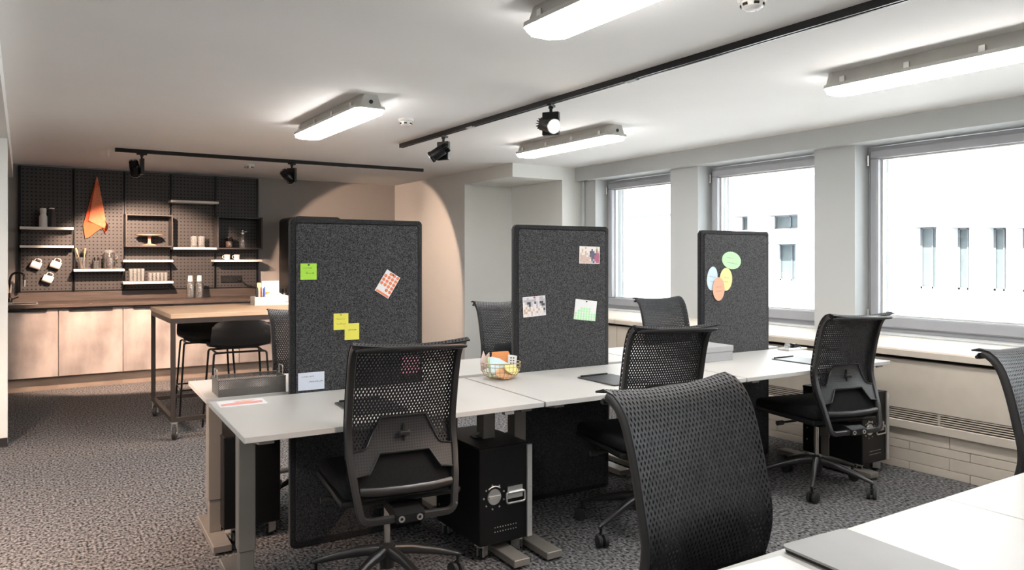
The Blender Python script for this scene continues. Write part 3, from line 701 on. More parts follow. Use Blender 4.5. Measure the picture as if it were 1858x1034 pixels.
# ================================================================== DESK ROW
RA = R(-2.4); P0 = Vector((.65, 2.705, 0)); U = Vector((math.cos(RA), math.sin(RA), 0)); V = Vector((-math.sin(RA), math.cos(RA), 0))
def row(a, b, z=0.): return P0 + U*a + V*b + Vector((0, 0, z))
DZ = .735
def desk(label, a, b0, b1, wd=1.262):
    t = thing('desk', label, 'desk', row(a, b0), RA, 'white height-adjustable desks'); dp = b1-b0; bm_ = dp/2
    box('tabletop', DESK, (0, wd, 0, dp, DZ-.022, DZ), t, bev=.0015)
    for x in (.048, wd-.048-.065):
        c = box('leg', TAUPE, (x, x+.065, bm_-.035, bm_+.035, .20, DZ-.06), t, bev=.003)
        box('inner_tube', TAUPE, (x+.005, x+.06, bm_-.03, bm_+.03, .045, .20), c, bev=.002)
        box('foot', TAUPE, (x-.008, x+.073, .05, dp-.02, .012, .045), t, bev=.003)
        for y in (.09, dp-.06): MB().cyl((x+.03, y, 0), (x+.03, y, .013), .018, n=10).out('glide', RUBBER, t)
        MB().prism([(.015, DZ-.0225), (dp-.015, DZ-.0225), (dp-.015, DZ-.035), (bm_+.09, DZ-.075), (bm_-.09, DZ-.075), (.015, DZ-.035)], x+.006, x+.059, 'x').out('support_arm', TAUPE, t)
    box('crossbeam', TAUPE, (.10, wd-.10, bm_-.03, bm_+.03, DZ-.075, DZ-.035), t)
    for x in (.14, wd-.20): box('edge_clip', STEEL, (x+(1.06-.14 if x < .5 else 0)-.0, x+(1.06-.14 if x < .5 else 0)+.045, -.006, .02, DZ-.034, DZ-.0225), t) if x < .5 else None
    return t
names = ['left', 'middle', 'right']
for i, a in enumerate((0, 1.2735, 2.547)):
    desk(['front desk at the left end of the row, behind the nearest mesh chair', 'middle front desk holding the wire bowl of paper shapes', 'front desk at the window end, with the small white tray'][i], a, 0, .765)
    desk(['rear desk at the left end, under the steel mesh tray', 'middle rear desk behind the second felt partition', 'rear desk at the window end behind the third partition'][i], a, .84, 1.40)
def partition(label, a0, a1, z1):
    t = thing('felt_partition', label, 'partition', row((a0+a1)/2, .787), RA, 'grey felt partitions'); h = (a1-a0)/2
    MB().prism(rrect(-h, h, .004, z1, .022), .006, .036, 'y', bev=.006).out('core', FELTD, t, smooth=True)
    m = MB(); o = rrect(-h, h, .004, z1, .022); i_ = rrect(-h+.022, h-.022, .03, z1-.022, .014)
    a = [m.bm.verts.new((x, .004, z)) for x, z in o]; b = [m.bm.verts.new((x, .0, z)) for x, z in i_]
    c = [m.bm.verts.new((x, .012, z)) for x, z in o]; d = [m.bm.verts.new((x, .012, z)) for x, z in i_]
    n = len(o)
    for k in range(n):
        q = (k+1) % n
        for A, B in ((a, b), (b, d), (c, a)): m.bm.faces.new((A[k], A[q], B[q], B[k]))
    m.out('rim', FELTD, t)
    MB().prism(rrect(-h+.026, h-.026, .034, z1-.026, .012), -.002, .010, 'y', bev=.007).out('front_pad', FELT, t, smooth=True)
    MB().prism(rrect(-h+.026, h-.026, .034, z1-.026, .012), .034, .044, 'y', bev=.004).out('rear_pad', FELT, t, smooth=True)
    return t
partition('tallest looking grey felt partition, nearest, with sticky notes', .362, 1.032, 1.556)
partition('middle grey felt partition with pinned photographs', 1.588, 2.243, 1.552)
partition('grey felt partition near the window with oval notes', 3.005, 3.651, 1.548)
PB = .7835      # face the notes lie on
def note(name, label, cat, a, z, w_, h_, col, rot=0., lines=(), group=None, m_=None, off=0.):
    t = thing(name, label, cat, row(a, PB-off, z), 0, group); t.rotation_euler = Euler((0, R(rot), RA))
    box('sheet', m_ or paper(name, col), (-w_/2, w_/2, -.001, -.0002, -h_/2, h_/2), t)
    if lines: scribble(t, lines)
    return t
def pin(t, x, z, c=(.03, .03, .03), y=-.001): MB().cyl((x, y-.006, z), (x, y, z), .004, n=8).out('pin', mat('pin', c, .4), t)
t = note('sticky_note', 'lime green sticky note on the nearest partition', 'sticky note', .446, 1.303, .077, .077, (.42, .76, .08), 0, [(-.028, .015, .016, .004), (-.015, .026, -.008, .008)]); pin(t, 0, .032)
t = note('sticky_note', 'upper of two overlapping yellow sticky notes', 'sticky note', .603, 1.06, .073, .079, (.80, .74, .12), 0, [(-.026, .02, .012, .003), (-.022, .026, -.012, .004)]); pin(t, 0, .033, (.5, .45, .05))
note('sticky_note', 'lower of two overlapping yellow sticky notes', 'sticky note', .657, 1.009, .073, .08, (.80, .74, .12), 0, [(-.02, .022, .008, .004)], off=.0015)
note('index_card', 'pale blue card at the bottom of the nearest partition', 'card', .459, .7845, .125, .083, (.66, .71, .82), 0, [(-.048, .012, .022, .004), (-.012, .055, -.004, .006)])
note('index_card', 'pink card seen through the nearest chair back', 'card', .965, .825, .10, .09, (.70, .28, .38), 2)
# calendars
O = (.82, .24, .12); Wp = (.80, .79, .78)
def calendar(label, a, z, w_, h_, rot, col, dots, square=False, band=None):
    t = thing('wall_calendar', label, 'calendar', row(a, PB, z), 0); t.rotation_euler = Euler((0, R(rot), RA))
    box('sheet', PAPER, (-w_/2, w_/2, -.004, -.0002, -h_/2, h_/2), t)
    m = MB()
    for (i, j, nx, nz) in dots:
        cx = -w_/2 + w_*(i+.5)/nx; cz = h_*.5 - h_*(j+.5)/nz; r = min(w_/nx, h_/nz)*.42
        if square: m.box(cx-r, cx+r, -.0046, -.004, cz-r, cz+r)
        else: m.cyl((cx, -.0046, cz), (cx, -.004, cz), r, n=12)
    if band: m.box(-w_/2+.004, w_/2-.004, -.0046, -.004, -h_/2+.002, -h_/2+band)
    m.out('printed_dates', paper('calendar_print', col), t)
    pin(t, -.0*w_, h_*.43, y=-.004)
    return t
calendar('tilted calendar card with orange dots on the nearest partition', .841, 1.237, .082, .122, 32, O, [(i, j, 4, 6) for j in range(5) for i in range(4) if not (j == 0 and i == 0) and not (j == 4 and i < 2)], band=.012)
calendar('slightly tilted calendar sheet with green squares on the middle partition', 2.066, 1.062, .155, .118, 7, (.42, .80, .42), [(i, j, 8, 8) for j in range(3, 8) for i in range(8) if not (j == 3 and (i < 2 or i > 5))and not (j == 4 and (i < 1 or i > 5))], True)
S = {'w': (.75, .70, .66), 'b': (.55, .40, .30), 'p': (.42, .12, .2), 'd': (.10, .10, .16), 'k': (.06, .06, .07), 's': (.60, .45, .40), 'g': (.45, .44, .46), 'h': (.32, .2, .14), 'l': (.66, .62, .68)}
def photo(label, a, z, w_, h_, rot, rows, pinc=None):
    t = thing('photo_print', label, 'photo', row(a, PB, z), 0); t.rotation_euler = Euler((0, R(rot), RA))
    box('card', PAPER, (-w_/2, w_/2, -.001, -.0002, -h_/2, h_/2), t)
    sheet('picture', w_*.95, h_*.94, [[S[c] for c in r] for r in rows], t, y=-.0013)
    if pinc: pin(t, 0, h_*.45, pinc)
photo('photo of two seated people on the upper right of the middle partition', 2.098, 1.384, .147, .10, 1,
      ['wwwbwwwwwwsw', 'wbwwwwwdwwhw', 'wswbwwkddwhs', 'swwsswddddpp', 'bssswsdddppp', 'sbssssbddppp', 'bsssbswdgppp', 'ssbssssgdspp'])
photo('pinned photo of a bright office interior on the middle partition', 1.713, 1.096, .15, .112, -3,
      ['llglllgllggl', 'gggggggllggg', 'wgkkglkglkkg', 'wwgkglwglgkk', 'wbwgwlwglwgg', 'bwbbwswwbwwk', 'sbwwbwlbwlwg', 'wwlwswlwlwll'], (.6, .08, .03))
def oval(label, a, z, rx, rz_, col, rot, lines, off=0.):
    t = thing('oval_note', label, 'note', row(a, PB-off, z), 0); t.rotation_euler = Euler((0, R(rot), RA))
    MB().prism([(rx*math.cos(2*math.pi*k/28), rz_*math.sin(2*math.pi*k/28)) for k in range(28)], -.0016, -.0002, 'y').out('card', paper('oval', col), t)
    rim = MB(); 
    scribble(t, lines, y=-.002)
oval('pale green oval note above the others on the window-side partition', 3.277, 1.35, .090, .058, (.50, .77, .46), 8, [(-.05, .01, .014, .004), (-.04, .06, -.018, .005)])
oval('pale blue oval note at the left of the cluster', 3.098, 1.232, .048, .078, (.58, .70, .80), 8, [(-.025, .03, .01, .006), (-.02, .02, -.02, .004)])
oval('pale yellow oval note at the right of the cluster', 3.222, 1.225, .058, .076, (.80, .74, .34), 3, [(-.02, .025, .01, .005), (-.03, .02, -.018, .004)], .0022)
oval('salmon oval note overlapping the blue and yellow ones', 3.152, 1.162, .054, .078, (.80, .42, .28), 0, [(-.03, .03, .012, .003), (-.03, .03, -.014, .003)], .0044)

# ------------------------------------------------------------------ things on the desks
def lattice(m, fn, nu, nv, inset, thick):
    """diamond net on the surface fn(u,v): ribbons with open holes"""
    bm = m.bm; cache = {}
    def vx(i, j):
        if (i, j) not in cache: cache[(i, j)] = bm.verts.new(fn(min(max(i/(2*nu), 0), 1), min(max(j/(2*nv), 0), 1)))
        return cache[(i, j)]
    fs = []
    for j in range(0, 2*nv+1):
        for i in range(0, 2*nu+1):
            if (i+j) % 2 == 0: continue
            q = [(i-1, j), (i, j-1), (i+1, j), (i, j+1)]
            q = [p for p in q if 0 <= p[0] <= 2*nu and 0 <= p[1] <= 2*nv]
            if len(q) >= 3:
                try: fs.append(bm.faces.new([vx(*p) for p in q]))
                except ValueError: pass
    inner = [f for f in fs if len(f.verts) == 4]
    bm.normal_update()
    bmesh.ops.inset_individual(bm, faces=inner, thickness=inset, use_even_offset=True)
    bmesh.ops.delete(bm, geom=inner, context='FACES')
    bmesh.ops.recalc_face_normals(bm, faces=bm.faces[:])
    bmesh.ops.solidify(bm, geom=bm.faces[:], thickness=thick)
    return m
t = thing('mesh_tray', 'rectangular steel mesh tray with raised loop handles', 'tray', row(.055, .845, DZ+.0004), RA)
bw, bd, bh = .30, .175, .075
def wall_(p0, p1): return lambda u, v: (p0[0]+(p1[0]-p0[0])*u, p0[1]+(p1[1]-p0[1])*u, bh*v)
for nm, p0, p1, n in (('front_wall', (0, 0), (bw, 0), 36), ('rear_wall', (0, bd), (bw, bd), 36), ('side_wall', (0, 0), (0, bd), 21), ('side_wall', (bw, 0), (bw, bd), 21)):
    lattice(MB(), wall_(p0, p1), n, 9, .0013, .001).out(nm, BASKM, t)
lattice(MB(), lambda u, v: (bw*u, bd*v, .001), 36, 21, .0013, .0008).out('bottom', BASKM, t)
for z in (.002, bh): MB().sweep([(0, 0, z), (bw, 0, z), (bw, bd, z), (0, bd, z)], .0022, n=6, closed=True).out('rim', BASKM, t)
for x in (.002, bw-.002): MB().sweep(fillet([(x, bd*.30, bh), (x, bd*.30, bh+.042), (x, bd*.70, bh+.042), (x, bd*.70, bh)], .008), .0026, n=8).out('handle', STEEL, t, smooth=True)
t = thing('gift_voucher', 'white folded card with pink print lying beside the mesh tray', 'card', row(.12, .655, DZ+.0003), RA+R(-2))
box('card', PAPER, (-.097, .097, -.07, .07, 0, .003), t)
MB().prism([(-.09, -.05), (.08, -.035), (.085, .01), (-.02, .015), (-.09, -.01)], .0032, .0036, 'z').out('pink_print', paper('pink_print', (.80, .36, .33)), t)
MB().prism([(-.01, .0), (.07, .03), (.05, .05), (-.03, .04)], .0037, .0041, 'z').out('orange_print', paper('peach_print', (.82, .56, .44)), t)
def folder(label, a, b, rot=0.):
    t = thing('writing_folder', label, 'folder', row(a, b, DZ+.0003), RA+R(rot), 'dark writing folders')
    MB().prism(rrect(0, .225, -.30, 0, .008), 0, .005, 'z', bev=.001).out('cover', FOLDER, t)
    box('spine_clip', BLKPL, (.02, .20, -.014, -.002, .005, .013), t, bev=.002)
    MB().prism(rrect(.004, .221, -.296, -.018, .006), .005, .0062, 'z').out('top_sheet', FOLDER, t)
folder('dark writing folder on the left front desk, mostly hidden by the nearest chair', .462, .442, -1)
folder('dark writing folder on the middle front desk beside a mesh chair', 1.768, .453, 2)
folder('dark writing folder on the window-end front desk', 3.228, .417, 1)
# wire bowl with paper shapes
bc = row(1.415, .645, DZ)
t = thing('wire_bowl', 'small brass wire bowl full of coloured paper shapes', 'bowl', bc)
prof = [(.055, .004), (.085, .02), (.100, .045), (.104, .07), (.104, .088)]
for r_, z in prof: MB().sweep([(r_*math.cos(2*math.pi*k/32), r_*math.sin(2*math.pi*k/32), z) for k in range(32)], .0016 if z < .08 else .0024, n=6, closed=True).out('ring', WIREW, t, smooth=True)
m = MB()
for k in range(26):
    a = 2*math.pi*k/26; m.sweep([(r_*math.cos(a), r_*math.sin(a), z) for r_, z in [(.0, .003)]+prof], .0013, n=5)
m.out('wire_ribs', WIREW, t)
shapes = [('pale pink paper shape with a pointed corner sticking out of the wire bowl', (-.075, .03, .10), (.78, .62, .58), [(-.035, -.05), (.04, -.045), (.03, .035), (0, .02), (-.018, .055), (-.04, .0)], (8, -8, 20)),
          ('orange rectangular paper card standing in the wire bowl', (.015, .02, .105), (.82, .33, .12), [(-.065, -.05), (.055, -.05), (.058, .02), (.045, .035), (-.065, .035)], (6, 2, 10)),
          ('pale blue paper fan leaning in the wire bowl', (-.02, -.02, .08), (.62, .76, .80), [(-.065, -.05), (.06, -.045), (.07, .0), (.0, .03), (-.05, .038), (-.065, .03)], (-12, 6, 8)),
          ('pale green paper strip at the left of the wire bowl', (-.078, -.022, .07), (.55, .78, .45), [(-.018, -.05), (.015, -.05), (.012, .05), (-.014, .05)], (-8, 0, 30)),
          ('white dotted paper card at the right of the wire bowl', (.072, .005, .085), (.80, .80, .80), [(-.02, -.04), (.025, -.035), (.028, .03), (-.02, .035)], (-5, 4, -20))]
for lab, p, c, out, rt in shapes:
    q = thing('paper_shape', lab, 'paper', bc + Vector(p), 0, 'paper shapes in the wire bowl'); q.rotation_euler = Euler((R(rt[0]), R(rt[1]), R(rt[2]-2.4)))
    MB().prism(out, -.001, .001, 'y').out('card', paper('paper_shape', c), q)
    if 'dotted' in lab:
        for k in range(6): MB().cyl((-.004 + .014*(k % 2), -.0016, .018-.014*(k//2)), (-.004 + .014*(k % 2), -.001, .018-.014*(k//2)), .004, n=8).out('dot', INK, q)
for lab, p, c, rt in (('salmon oval paper lying at the front of the wire bowl', (.0, -.045, .035), (.82, .45, .25), (-38, 0, 0)), ('yellow oval paper lying at the right of the wire bowl', (.045, -.035, .052), (.80, .72, .30), (-40, 10, 18))):
    q = thing('paper_shape', lab, 'paper', bc + Vector(p), 0, 'paper shapes in the wire bowl'); q.rotation_euler = Euler((R(rt[0]), R(rt[1]), R(rt[2])))
    MB().prism([(.058*math.cos(2*math.pi*k/24), .034*math.sin(2*math.pi*k/24)) for k in range(24)], -.001, .001, 'y').out('card', paper('paper_oval', c), q)
# grey lidded box
t = thing('storage_box', 'small light grey lidded box beside the window-side partition', 'box', row(2.735, .52, DZ+.0003), RA)
box('box_body', GREYBOX, (0, .268, 0, .20, 0, .085), t, bev=.002); box('lid', GREYBOX, (-.004, .272, -.004, .204, .055, .092), t, bev=.003)
# white tray with desk bits
t = thing('pen_tray', 'small white desk tray near the window', 'tray', row(3.665, .635, DZ+.0003), RA+R(2))
MB().box(0, .20, 0, .09, 0, .005).box(0, .20, 0, .005, .005, .012).box(0, .20, .085, .09, .005, .012).box(0, .005, .005, .085, .005, .012).box(.195, .20, .005, .085, .005, .012).out('tray', PLW, t)
q = place('tape_dispenser', 'small clear tape dispenser on the white desk tray', 'tape dispenser', row(3.705, .68, DZ+.006), (0, 0, RA))
MB().lathe([(.012, -.008), (.022, -.008), (.022, .008), (.012, .008), (.012, -.008)], 20, M=Matrix.Translation((0, 0, .0225)) @ Matrix.Rotation(R(90), 4, 'X')).out('tape_roll', CLEAR, q); box('holder', PLW, (-.022, .045, -.01, .01, 0, .006), q)
q = place('stapler', 'small black stapler on the white desk tray', 'stapler', row(3.80, .68, DZ+.006), (0, 0, RA+R(10)))
box('base', BLKPL, (-.045, .045, -.012, .012, 0, .007), q, bev=.002); MB().prism([(-.045, .010), (.04, .010), (.04, .018), (-.02, .034), (-.045, .034)], -.010, .010, 'y').out('arm', BLKPL, q)
q = place('binder_clip', 'black binder clip standing on the white desk tray', 'clip', row(3.757, .69, DZ+.006), (0, 0, R(20)))
MB().prism([(-.012, 0), (.012, 0), (.003, .018), (-.003, .018)], -.015, .015, 'y').out('clip_body', BLKPL, q); MB().sweep(fillet([(0, -.008, .017), (-.012, -.005, .036), (-.012, .005, .036), (0, .008, .017)], .004), .0012, n=5).out('clip_wire', BLKMET, q)
q = place('felt_pen', 'silver pen lying on the white desk tray', 'pen', row(3.685, .652, DZ+.0095), (0, 0, RA+R(4))); MB().cyl((0, 0, 0), (.12, 0, 0), .004, n=10).out('barrel', STEEL, q); MB().cyl((.12, 0, 0), (.132, 0, 0), .004, .001, n=10).out('tip', BLKPL, q)

# ================================================================== FLIGHT CASES
def flightcase(label, x, y, rz=0., first=[None]):
    g = 'black flight cases on castors'
    if first[0]: return dup(first[0], (x, y, 0), rz, label, g)
    t = thing('flight_case', label, 'case', (x, y, 0), rz, g); first[0] = t
    W_, D_, Z0, Z1 = .265, .43, .075, .515
    box('case_body', BLKMET, (0, W_, 0, D_, Z0, Z1), t, bev=.004)
    box('lid_line', BLKPL, (-.001, W_+.001, -.001, D_+.001, Z1-.012, Z1-.004), t)
    for (x0, y0) in ((W_-.004, -.004),): MB().box(W_-.002, W_+.010, -.010, .002, Z0+.005, Z1-.01).box(W_-.016, W_-.002, -.010, -.001, Z0+.005, Z1-.01).out('corner_profile', ALU, t)
    for z in (.17, .24, .31): MB().cyl((W_+.005, -.0125, z), (W_+.005, -.0095, z), .004, n=8).out('rivet', STEEL, t)
    for z in (.16, .235, .31): MB().cyl((-.003, D_-.035, z), (.001, D_-.035, z), .005, n=8).out('rivet', STEEL, t)
    d = MB().lathe([(0, .004), (.034, .004), (.036, 0), (.036, -.002), (0, -.002)], 24, M=Matrix.Translation((.075, -.002, .29)) @ Matrix.Rotation(R(90), 4, 'X')).out('lock_dish', STEEL, t, smooth=True)
    box('lock_bar', ALU, (.045, .105, -.0115, -.006, .286, .296), d)
    sc0 = None
    for k in range(9):
        a = R(40*k + 20)
        if sc0 is None: sc0 = MB().cyl((0, -.0035, 0), (0, 0, 0), .0042, n=8).out('screw', STEEL, t); sc = sc0
        else: sc = sc0.copy(); COL.objects.link(sc); sc.parent = t
        sc.location = (.075+.054*math.cos(a), 0, .29+.054*math.sin(a))
    MB().sweep([(.075+.048*math.cos(R(a)), -.003, .29+.048*math.sin(R(a))) for a in range(50, 131, 10)], .003, n=6, up=(0, 1, 0)).out('lock_arc', STEEL, t)
    h = MB().box(.145, .225, -.006, 0, .27, .325).out('handle_plate', STEEL, t)
    MB().cyl((.145, -.009, .298), (.225, -.009, .298), .007, n=10).out('handle_hinge', STEEL, h)
    MB().sweep(fillet([(.145, -.010, .298), (.136, -.010, .298), (.136, -.012, .252), (.234, -.012, .252), (.234, -.010, .298), (.225, -.010, .298)], .012), .0048, n=8, up=(0, 1, 0)).out('handle_bail', STEEL, h, smooth=True)
    m = MB()
    for k in range(9):
        for q in range(2): m.cyl((.08+k*.014, -.0012, .13+q*.02), (.08+k*.014, 0, .13+q*.02), .0028, n=6)
    m.out('vent_holes', FIXBODY, t)
    h = MB().box(.08, .17, .17, .23, Z1, Z1+.004).out('lid_plate', BLKMET, t)
    MB().sweep(fillet([(.085, .20, Z1+.004), (.085, .20, Z1+.018), (.165, .20, Z1+.018), (.165, .20, Z1+.004)], .008), .005, n=8).out('lid_handle', STEEL, h, smooth=True)
    for (cx, cy) in ((.04, .045), (W_-.04, .045), (.04, D_-.045), (W_-.04, D_-.045)): castor(t, cx, cy, Z0, .027, R(30 if cx < .1 else 120), STEEL, .022)
    return t
flightcase('black flight case on castors under the left front desk, beside the nearest chair', 1.700, 2.85, R(-1))
flightcase('black flight case under the left rear desk, behind the taupe desk legs', 1.075, 4.12, R(178))
flightcase('black flight case at the window end of the row', 4.365, 2.672, R(-1))

# ================================================================== MESH OFFICE CHAIRS
PR = [(-.292, .455), (-.263, .52), (-.204, .70), (-.222, .84), (-.256, .970), (-.286, 1.025), (-.322, 1.048), (-.352, 1.041)]
def prof_at(t):
    k = t*(len(PR)-1); i = min(int(k), len(PR)-2); q = k-i
    p0 = PR[max(i-1, 0)]; p1 = PR[i]; p2 = PR[i+1]; p3 = PR[min(i+2, len(PR)-1)]
    c = lambda a, b, d, e: .5*((2*b) + (-a+d)*q + (2*a-5*b+4*d-e)*q*q + (-a+3*b-3*d+e)*q**3)
    return c(p0[0], p1[0], p2[0], p3[0]), c(p0[1], p1[1], p2[1], p3[1])
TAB = []
_n = 400; acc = 0; last = prof_at(0)
for k in range(_n+1):
    p = prof_at(k/_n); acc += math.hypot(p[0]-last[0], p[1]-last[1]); TAB.append((acc, p)); last = p
def by_len(s_):
    s_ *= acc
    lo, hi = 0, _n
    while hi-lo > 1:
        mid = (lo+hi)//2
        if TAB[mid][0] < s_: lo = mid
        else: hi = mid
    return TAB[hi][1]
def y_of_z(z):
    for a, b in zip(TAB, TAB[1:]):
        if a[1][1] <= z <= b[1][1]:
            q = (z-a[1][1])/max(1e-6, b[1][1]-a[1][1]); return a[1][0]*(1-q)+b[1][0]*q
    return PR[0][0]
def halfw(z): return .184 + .022*min(1, max(0, (z-.40)/.22))
def chair():
    t = thing('office_chair', '', 'chair', (0, 0, 0), 0, 'black mesh office chairs')
    # back
    def surf(s0, s1, fwd, hw=1.0):
        def f(u, v):
            sl = s0 + (s1-s0)*v; y, z = by_len(sl); s_ = u*2-1
            ya, za = by_len(max(sl-.012, 0)); yb, zb = by_len(min(sl+.012, 1)); ty, tz = yb-ya, zb-za; tl = math.hypot(ty, tz); ny, nz_ = tz/tl, -ty/tl; k = fwd - .016*(1-s_*s_)
            h = (halfw(z) + .016)*hw
            return (s_*h, y + ny*k, z + nz_*k)
        return f
    lattice(MB(), surf(.26, 1.0, .017), 33, 21, .0030, .0045).out('back_mesh', CHMESH, t)
    MB().grid(surf(.03, .275, .017), 12, 8).solidify(.004).out('lower_fabric', CHBLK, t, smooth=True)
    hw = .205
    def up(sx):
        pts = [(sx*.180, -.298, .405)]
        for k in range(3, 33):
            y, z = by_len(k/33.5); pts.append((sx*(halfw(z)+.001), y-.003, z))
        return pts
    L_, R_ = up(-1), up(1)
    topL = [(-.207, -.284, 1.035), (-.185, -.294, 1.043)]; topR = [(.185, -.294, 1.043), (.207, -.284, 1.035)]
    bot = fillet([R_[1], (.180, -.298, .398), (-.180, -.298, .398), L_[1]], .035, 5)
    MB().sweep(bot[1:-1] + L_[2:], .0145, .013, n=10, up=(0, 1, 0), square=True).sweep(bot[1:3] + R_[2:], .0145, .013, n=10, up=(0, 1, 0), square=True).out('back_frame', CHFRM, t, smooth=True)
    MB().sweep([(-.213, -.345, 1.032), (-.19, -.349, 1.034), (0, -.352, 1.034), (.19, -.349, 1.034), (.213, -.345, 1.032)], [.006, .011, .013, .011, .006], [.005, .008, .009, .008, .005], n=10, up=(0, 1, .4)).out('top_rail', CHFRM, t, smooth=True)
    y, z = by_len(.075)
    MB().sweep([(-.18, y, z), (-.10, y-.010, z-.004), (0, y-.014, z-.005), (.10, y-.010, z-.004), (.18, y, z)], .0165, .013, n=10, up=(0, 1, 0)).out('cross_bar', CHFRM, t, smooth=True)
    # lumbar plate
    T = [(-.21, .640), (-.145, .652), (-.088, .765), (.088, .765), (.145, .652), (.21, .640)]; Bq = [(-.21, .555), (-.14, .565), (-.098, .632), (.098, .632), (.14, .565), (.21, .555)]
    def ip(tab, x):
        for a, b in zip(tab, tab[1:]):
            if a[0] <= x <= b[0]: return a[1] + (b[1]-a[1])*(x-a[0])/(b[0]-a[0])
        return tab[-1][1]
    def pf(u, v):
        x = -.194 + .388*u; z = ip(Bq, x)*(1-v) + ip(T, x)*v
        return (x, y_of_z(z) - .008 - .012*(1-(x/.2)**2), z)
    lum = MB().grid(pf, 44, 8).solidify(.006).out('lumbar_support', CHPLATE, t)
    m = MB(); e = [pf(k/44, 0) for k in range(45)]; m.sweep([(a, b-.004, c) for a, b, c in e], .0035, n=6); e = [pf(k/44, 1) for k in range(45)]; m.sweep([(a, b-.004, c) for a, b, c in e], .003, n=6)
    m.out('edge_bead', CHFRM, lum)
    yk = y_of_z(.70) - .032
    box('slot', PEGD, (-.003, .003, yk+.004, yk+.012, .668, .735), lum); box('slider_knob', CHFRM, (-.021, .021, yk-.016, yk+.006, .692, .710), lum, bev=.005, seg=2)
    # yoke between back and mechanism
    yoke = MB().prism([(-.32, .385), (-.32, .415), (-.275, .43), (-.10, .43), (-.10, .40), (-.275, .385)], -.055, .055, 'x').out('yoke', BLKPL, t)
    for sx in (-.035, .035): MB().lathe([(.006, .002), (.012, .002), (.012, -.001), (.006, -.001), (.006, .002)], 16, M=Matrix.Translation((sx, -.321, .40)) @ Matrix.Rotation(R(90), 4, 'X')).out('bolt_ring', STEEL, yoke)
    box('mechanism', BLKPL, (-.085, .085, -.13, .12, .385, .432), t, bev=.012, seg=2)
    MB().cyl((-.085, .03, .405), (-.235, .03, .40), .007, n=8).cyl((-.225, .03, .40), (-.265, .03, .399), .014, n=12).out('tilt_lever', CHFRM, t, smooth=True)
    # seat
    m = MB(); m.box(-.24, .24, -.225, .265, .432, .462, .014, 2); m.out('seat_pan', BLKPL, t, smooth=True)
    m = MB().box(-.245, .245, -.235, .275, .46, .522, .026, 4)
    for v in m.bm.verts:
        if v.co.y > .15: v.co.z -= ((v.co.y-.15)/.125)**2*.022
        v.co.x *= 1 - .06*abs(v.co.y)/.25
    m.out('seat_cushion', CHBLK, t, smooth=True)
    # column and base
    MB().cyl((0, 0, .19), (0, 0, .395), .0145, n=16).out('column', CHROME, t, smooth=True)
    MB().lathe([(.0, .10), (.030, .10), (.034, .14), (.034, .192), (.026, .20), (.017, .203), (0, .203)], 20).out('hub', CHFRM, t, smooth=True)
    for k in range(5):
        a = R(90 + 72*k + BASE); M = Matrix.Rotation(a, 4, 'Z')
        pts = [(.022, 0, .168), (.10, 0, .158), (.22, 0, .127), (.312, 0, .098), (.325, 0, .092)]
        lg = MB().sweep([M @ Vector(p) for p in pts], [.020, .018, .014, .011, .007], [.026, .023, .016, .010, .006], n=10).out('base_leg', CHFRM, t, smooth=True)
        cs = MB().cyl(M @ Vector((.312, 0, .055)), M @ Vector((.312, 0, .094)), .007, n=10)
        Mc = M @ Matrix.Translation((.312, 0, 0)) @ Matrix.Rotation(R([20, 65, 150, 110, 300][k]), 4, 'Z')
        cs.box(-.018, .018, -.005, .005, .03, .062, .002, 1, M=Mc)
        cs = cs.out('castor', BLKPL, t)
        for sy in (-1, 1): MB().cyl(Mc @ Vector((.012, sy*.006, .031)), Mc @ Vector((.012, sy*.026, .031)), .031, n=20, bev=.005).out('wheel', RUBBER, cs, smooth=True)
    return t
BASE = 0
c0 = chair()
CH = [((1.252, 2.84), -8, 55, 'nearest mesh office chair seen from behind, at the left front desk'),
      ((2.595, 2.775), -13, 42, 'mesh office chair seen from behind at the middle front desk'),
      ((3.945, 2.705), -12, -12, 'mesh office chair seen from behind at the window-end front desk'),
      ((1.43, 4.18), 178, 0, 'mesh office chair behind the nearest partition, right of the bar stool'),
      ((2.86, 4.20), 178, 20, 'mesh office chair behind the middle partition, beyond the wire bowl'),
      ((4.12, 3.91), 176, 40, 'mesh office chair in front of the far window, left of the third partition'),
      ((1.362, 1.005), 183, 10, 'large foreground mesh office chair facing the camera'),
      ((2.90, .89), 178, 30, 'mesh office chair cut off by the right edge of the photo')]
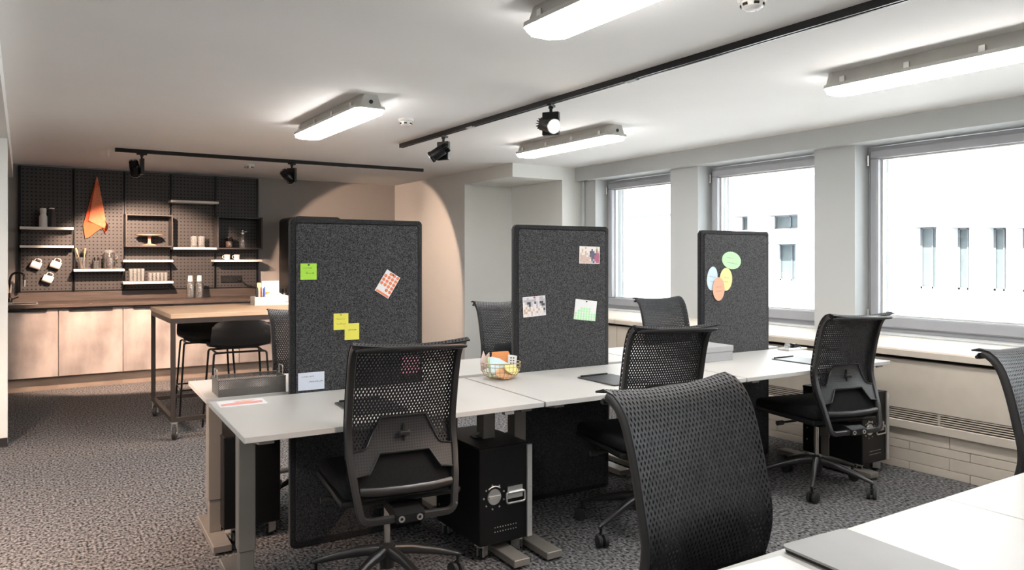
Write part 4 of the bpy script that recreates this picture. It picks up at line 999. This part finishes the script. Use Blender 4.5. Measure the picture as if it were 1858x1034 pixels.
for i, (p, rz, turn, lab) in enumerate(CH):
    if i == 0:
        c = c0; c.location = (*p, 0); c.rotation_euler = (0, 0, R(rz)); c['label'] = lab
    else: c = dup(c0, (*p, 0), R(rz), lab)
    c['turn'] = turn
for c in [o for o in COL.objects if 'turn' in o.keys()]:
    for ch in c.children:
        if ch.name.split('.')[0] in ('base_leg', 'castor'): ch.rotation_euler = (0, 0, R(c['turn']))
    del c['turn']

# ================================================================== NEAR DESKS
RB = R(-1.3); Q0 = Vector((.76, 1.046, 0))
def near(a, b, z=0.): return Q0 + Vector((math.cos(RB)*a + math.sin(RB)*b, math.sin(RB)*a - math.cos(RB)*b, z))
for k, lab in ((0, 'white foreground desk holding the grey laptop'), (1, 'white foreground desk beyond the seam, at the right edge')):
    a = k*1.272
    t = thing('desk', lab, 'desk', near(a, 0), RB, 'white height-adjustable desks')
    box('tabletop', DESK, (0, 1.268, -.76, 0, DZ-.022, DZ), t, bev=.0015)
    for x in (.048, 1.155):
        box('leg', TAUPE, (x, x+.065, -.415, -.345, .045, DZ-.06), t, bev=.003); box('foot', TAUPE, (x-.008, x+.073, -.72, -.05, .0, .045), t, bev=.003)
        MB().prism([(-.015, DZ-.0225), (-.745, DZ-.0225), (-.745, DZ-.035), (-.47, DZ-.075), (-.29, DZ-.075), (-.015, DZ-.035)], x+.006, x+.059, 'x').out('support_arm', TAUPE, t)
    box('crossbeam', TAUPE, (.11, 1.16, -.41, -.35, DZ-.075, DZ-.035), t)
t = thing('laptop', 'slim closed grey laptop on the foreground desk', 'laptop', (1.368, 1.026, DZ+.0004), R(-4.4))
MB().prism(rrect(.004, .206, -.30, -.004, .012), .001, .007, 'z', bev=.001).out('base', BLKPL, t)
MB().prism(rrect(0, .21, -.305, 0, .014), .0085, .0135, 'z', bev=.0012).out('lid', LAPTOP, t)
MB().cyl((.02, -.012, .0078), (.19, -.012, .0078), .003, n=8).out('hinge', BLKPL, t)
t = thing('paper_sheet', 'white sheet of paper beside the grey laptop', 'paper', (1.345, 1.008, DZ+.0004), R(-6))
box('sheet', PAPER, (-.21, 0, -.29, 0, 0, .0012), t)
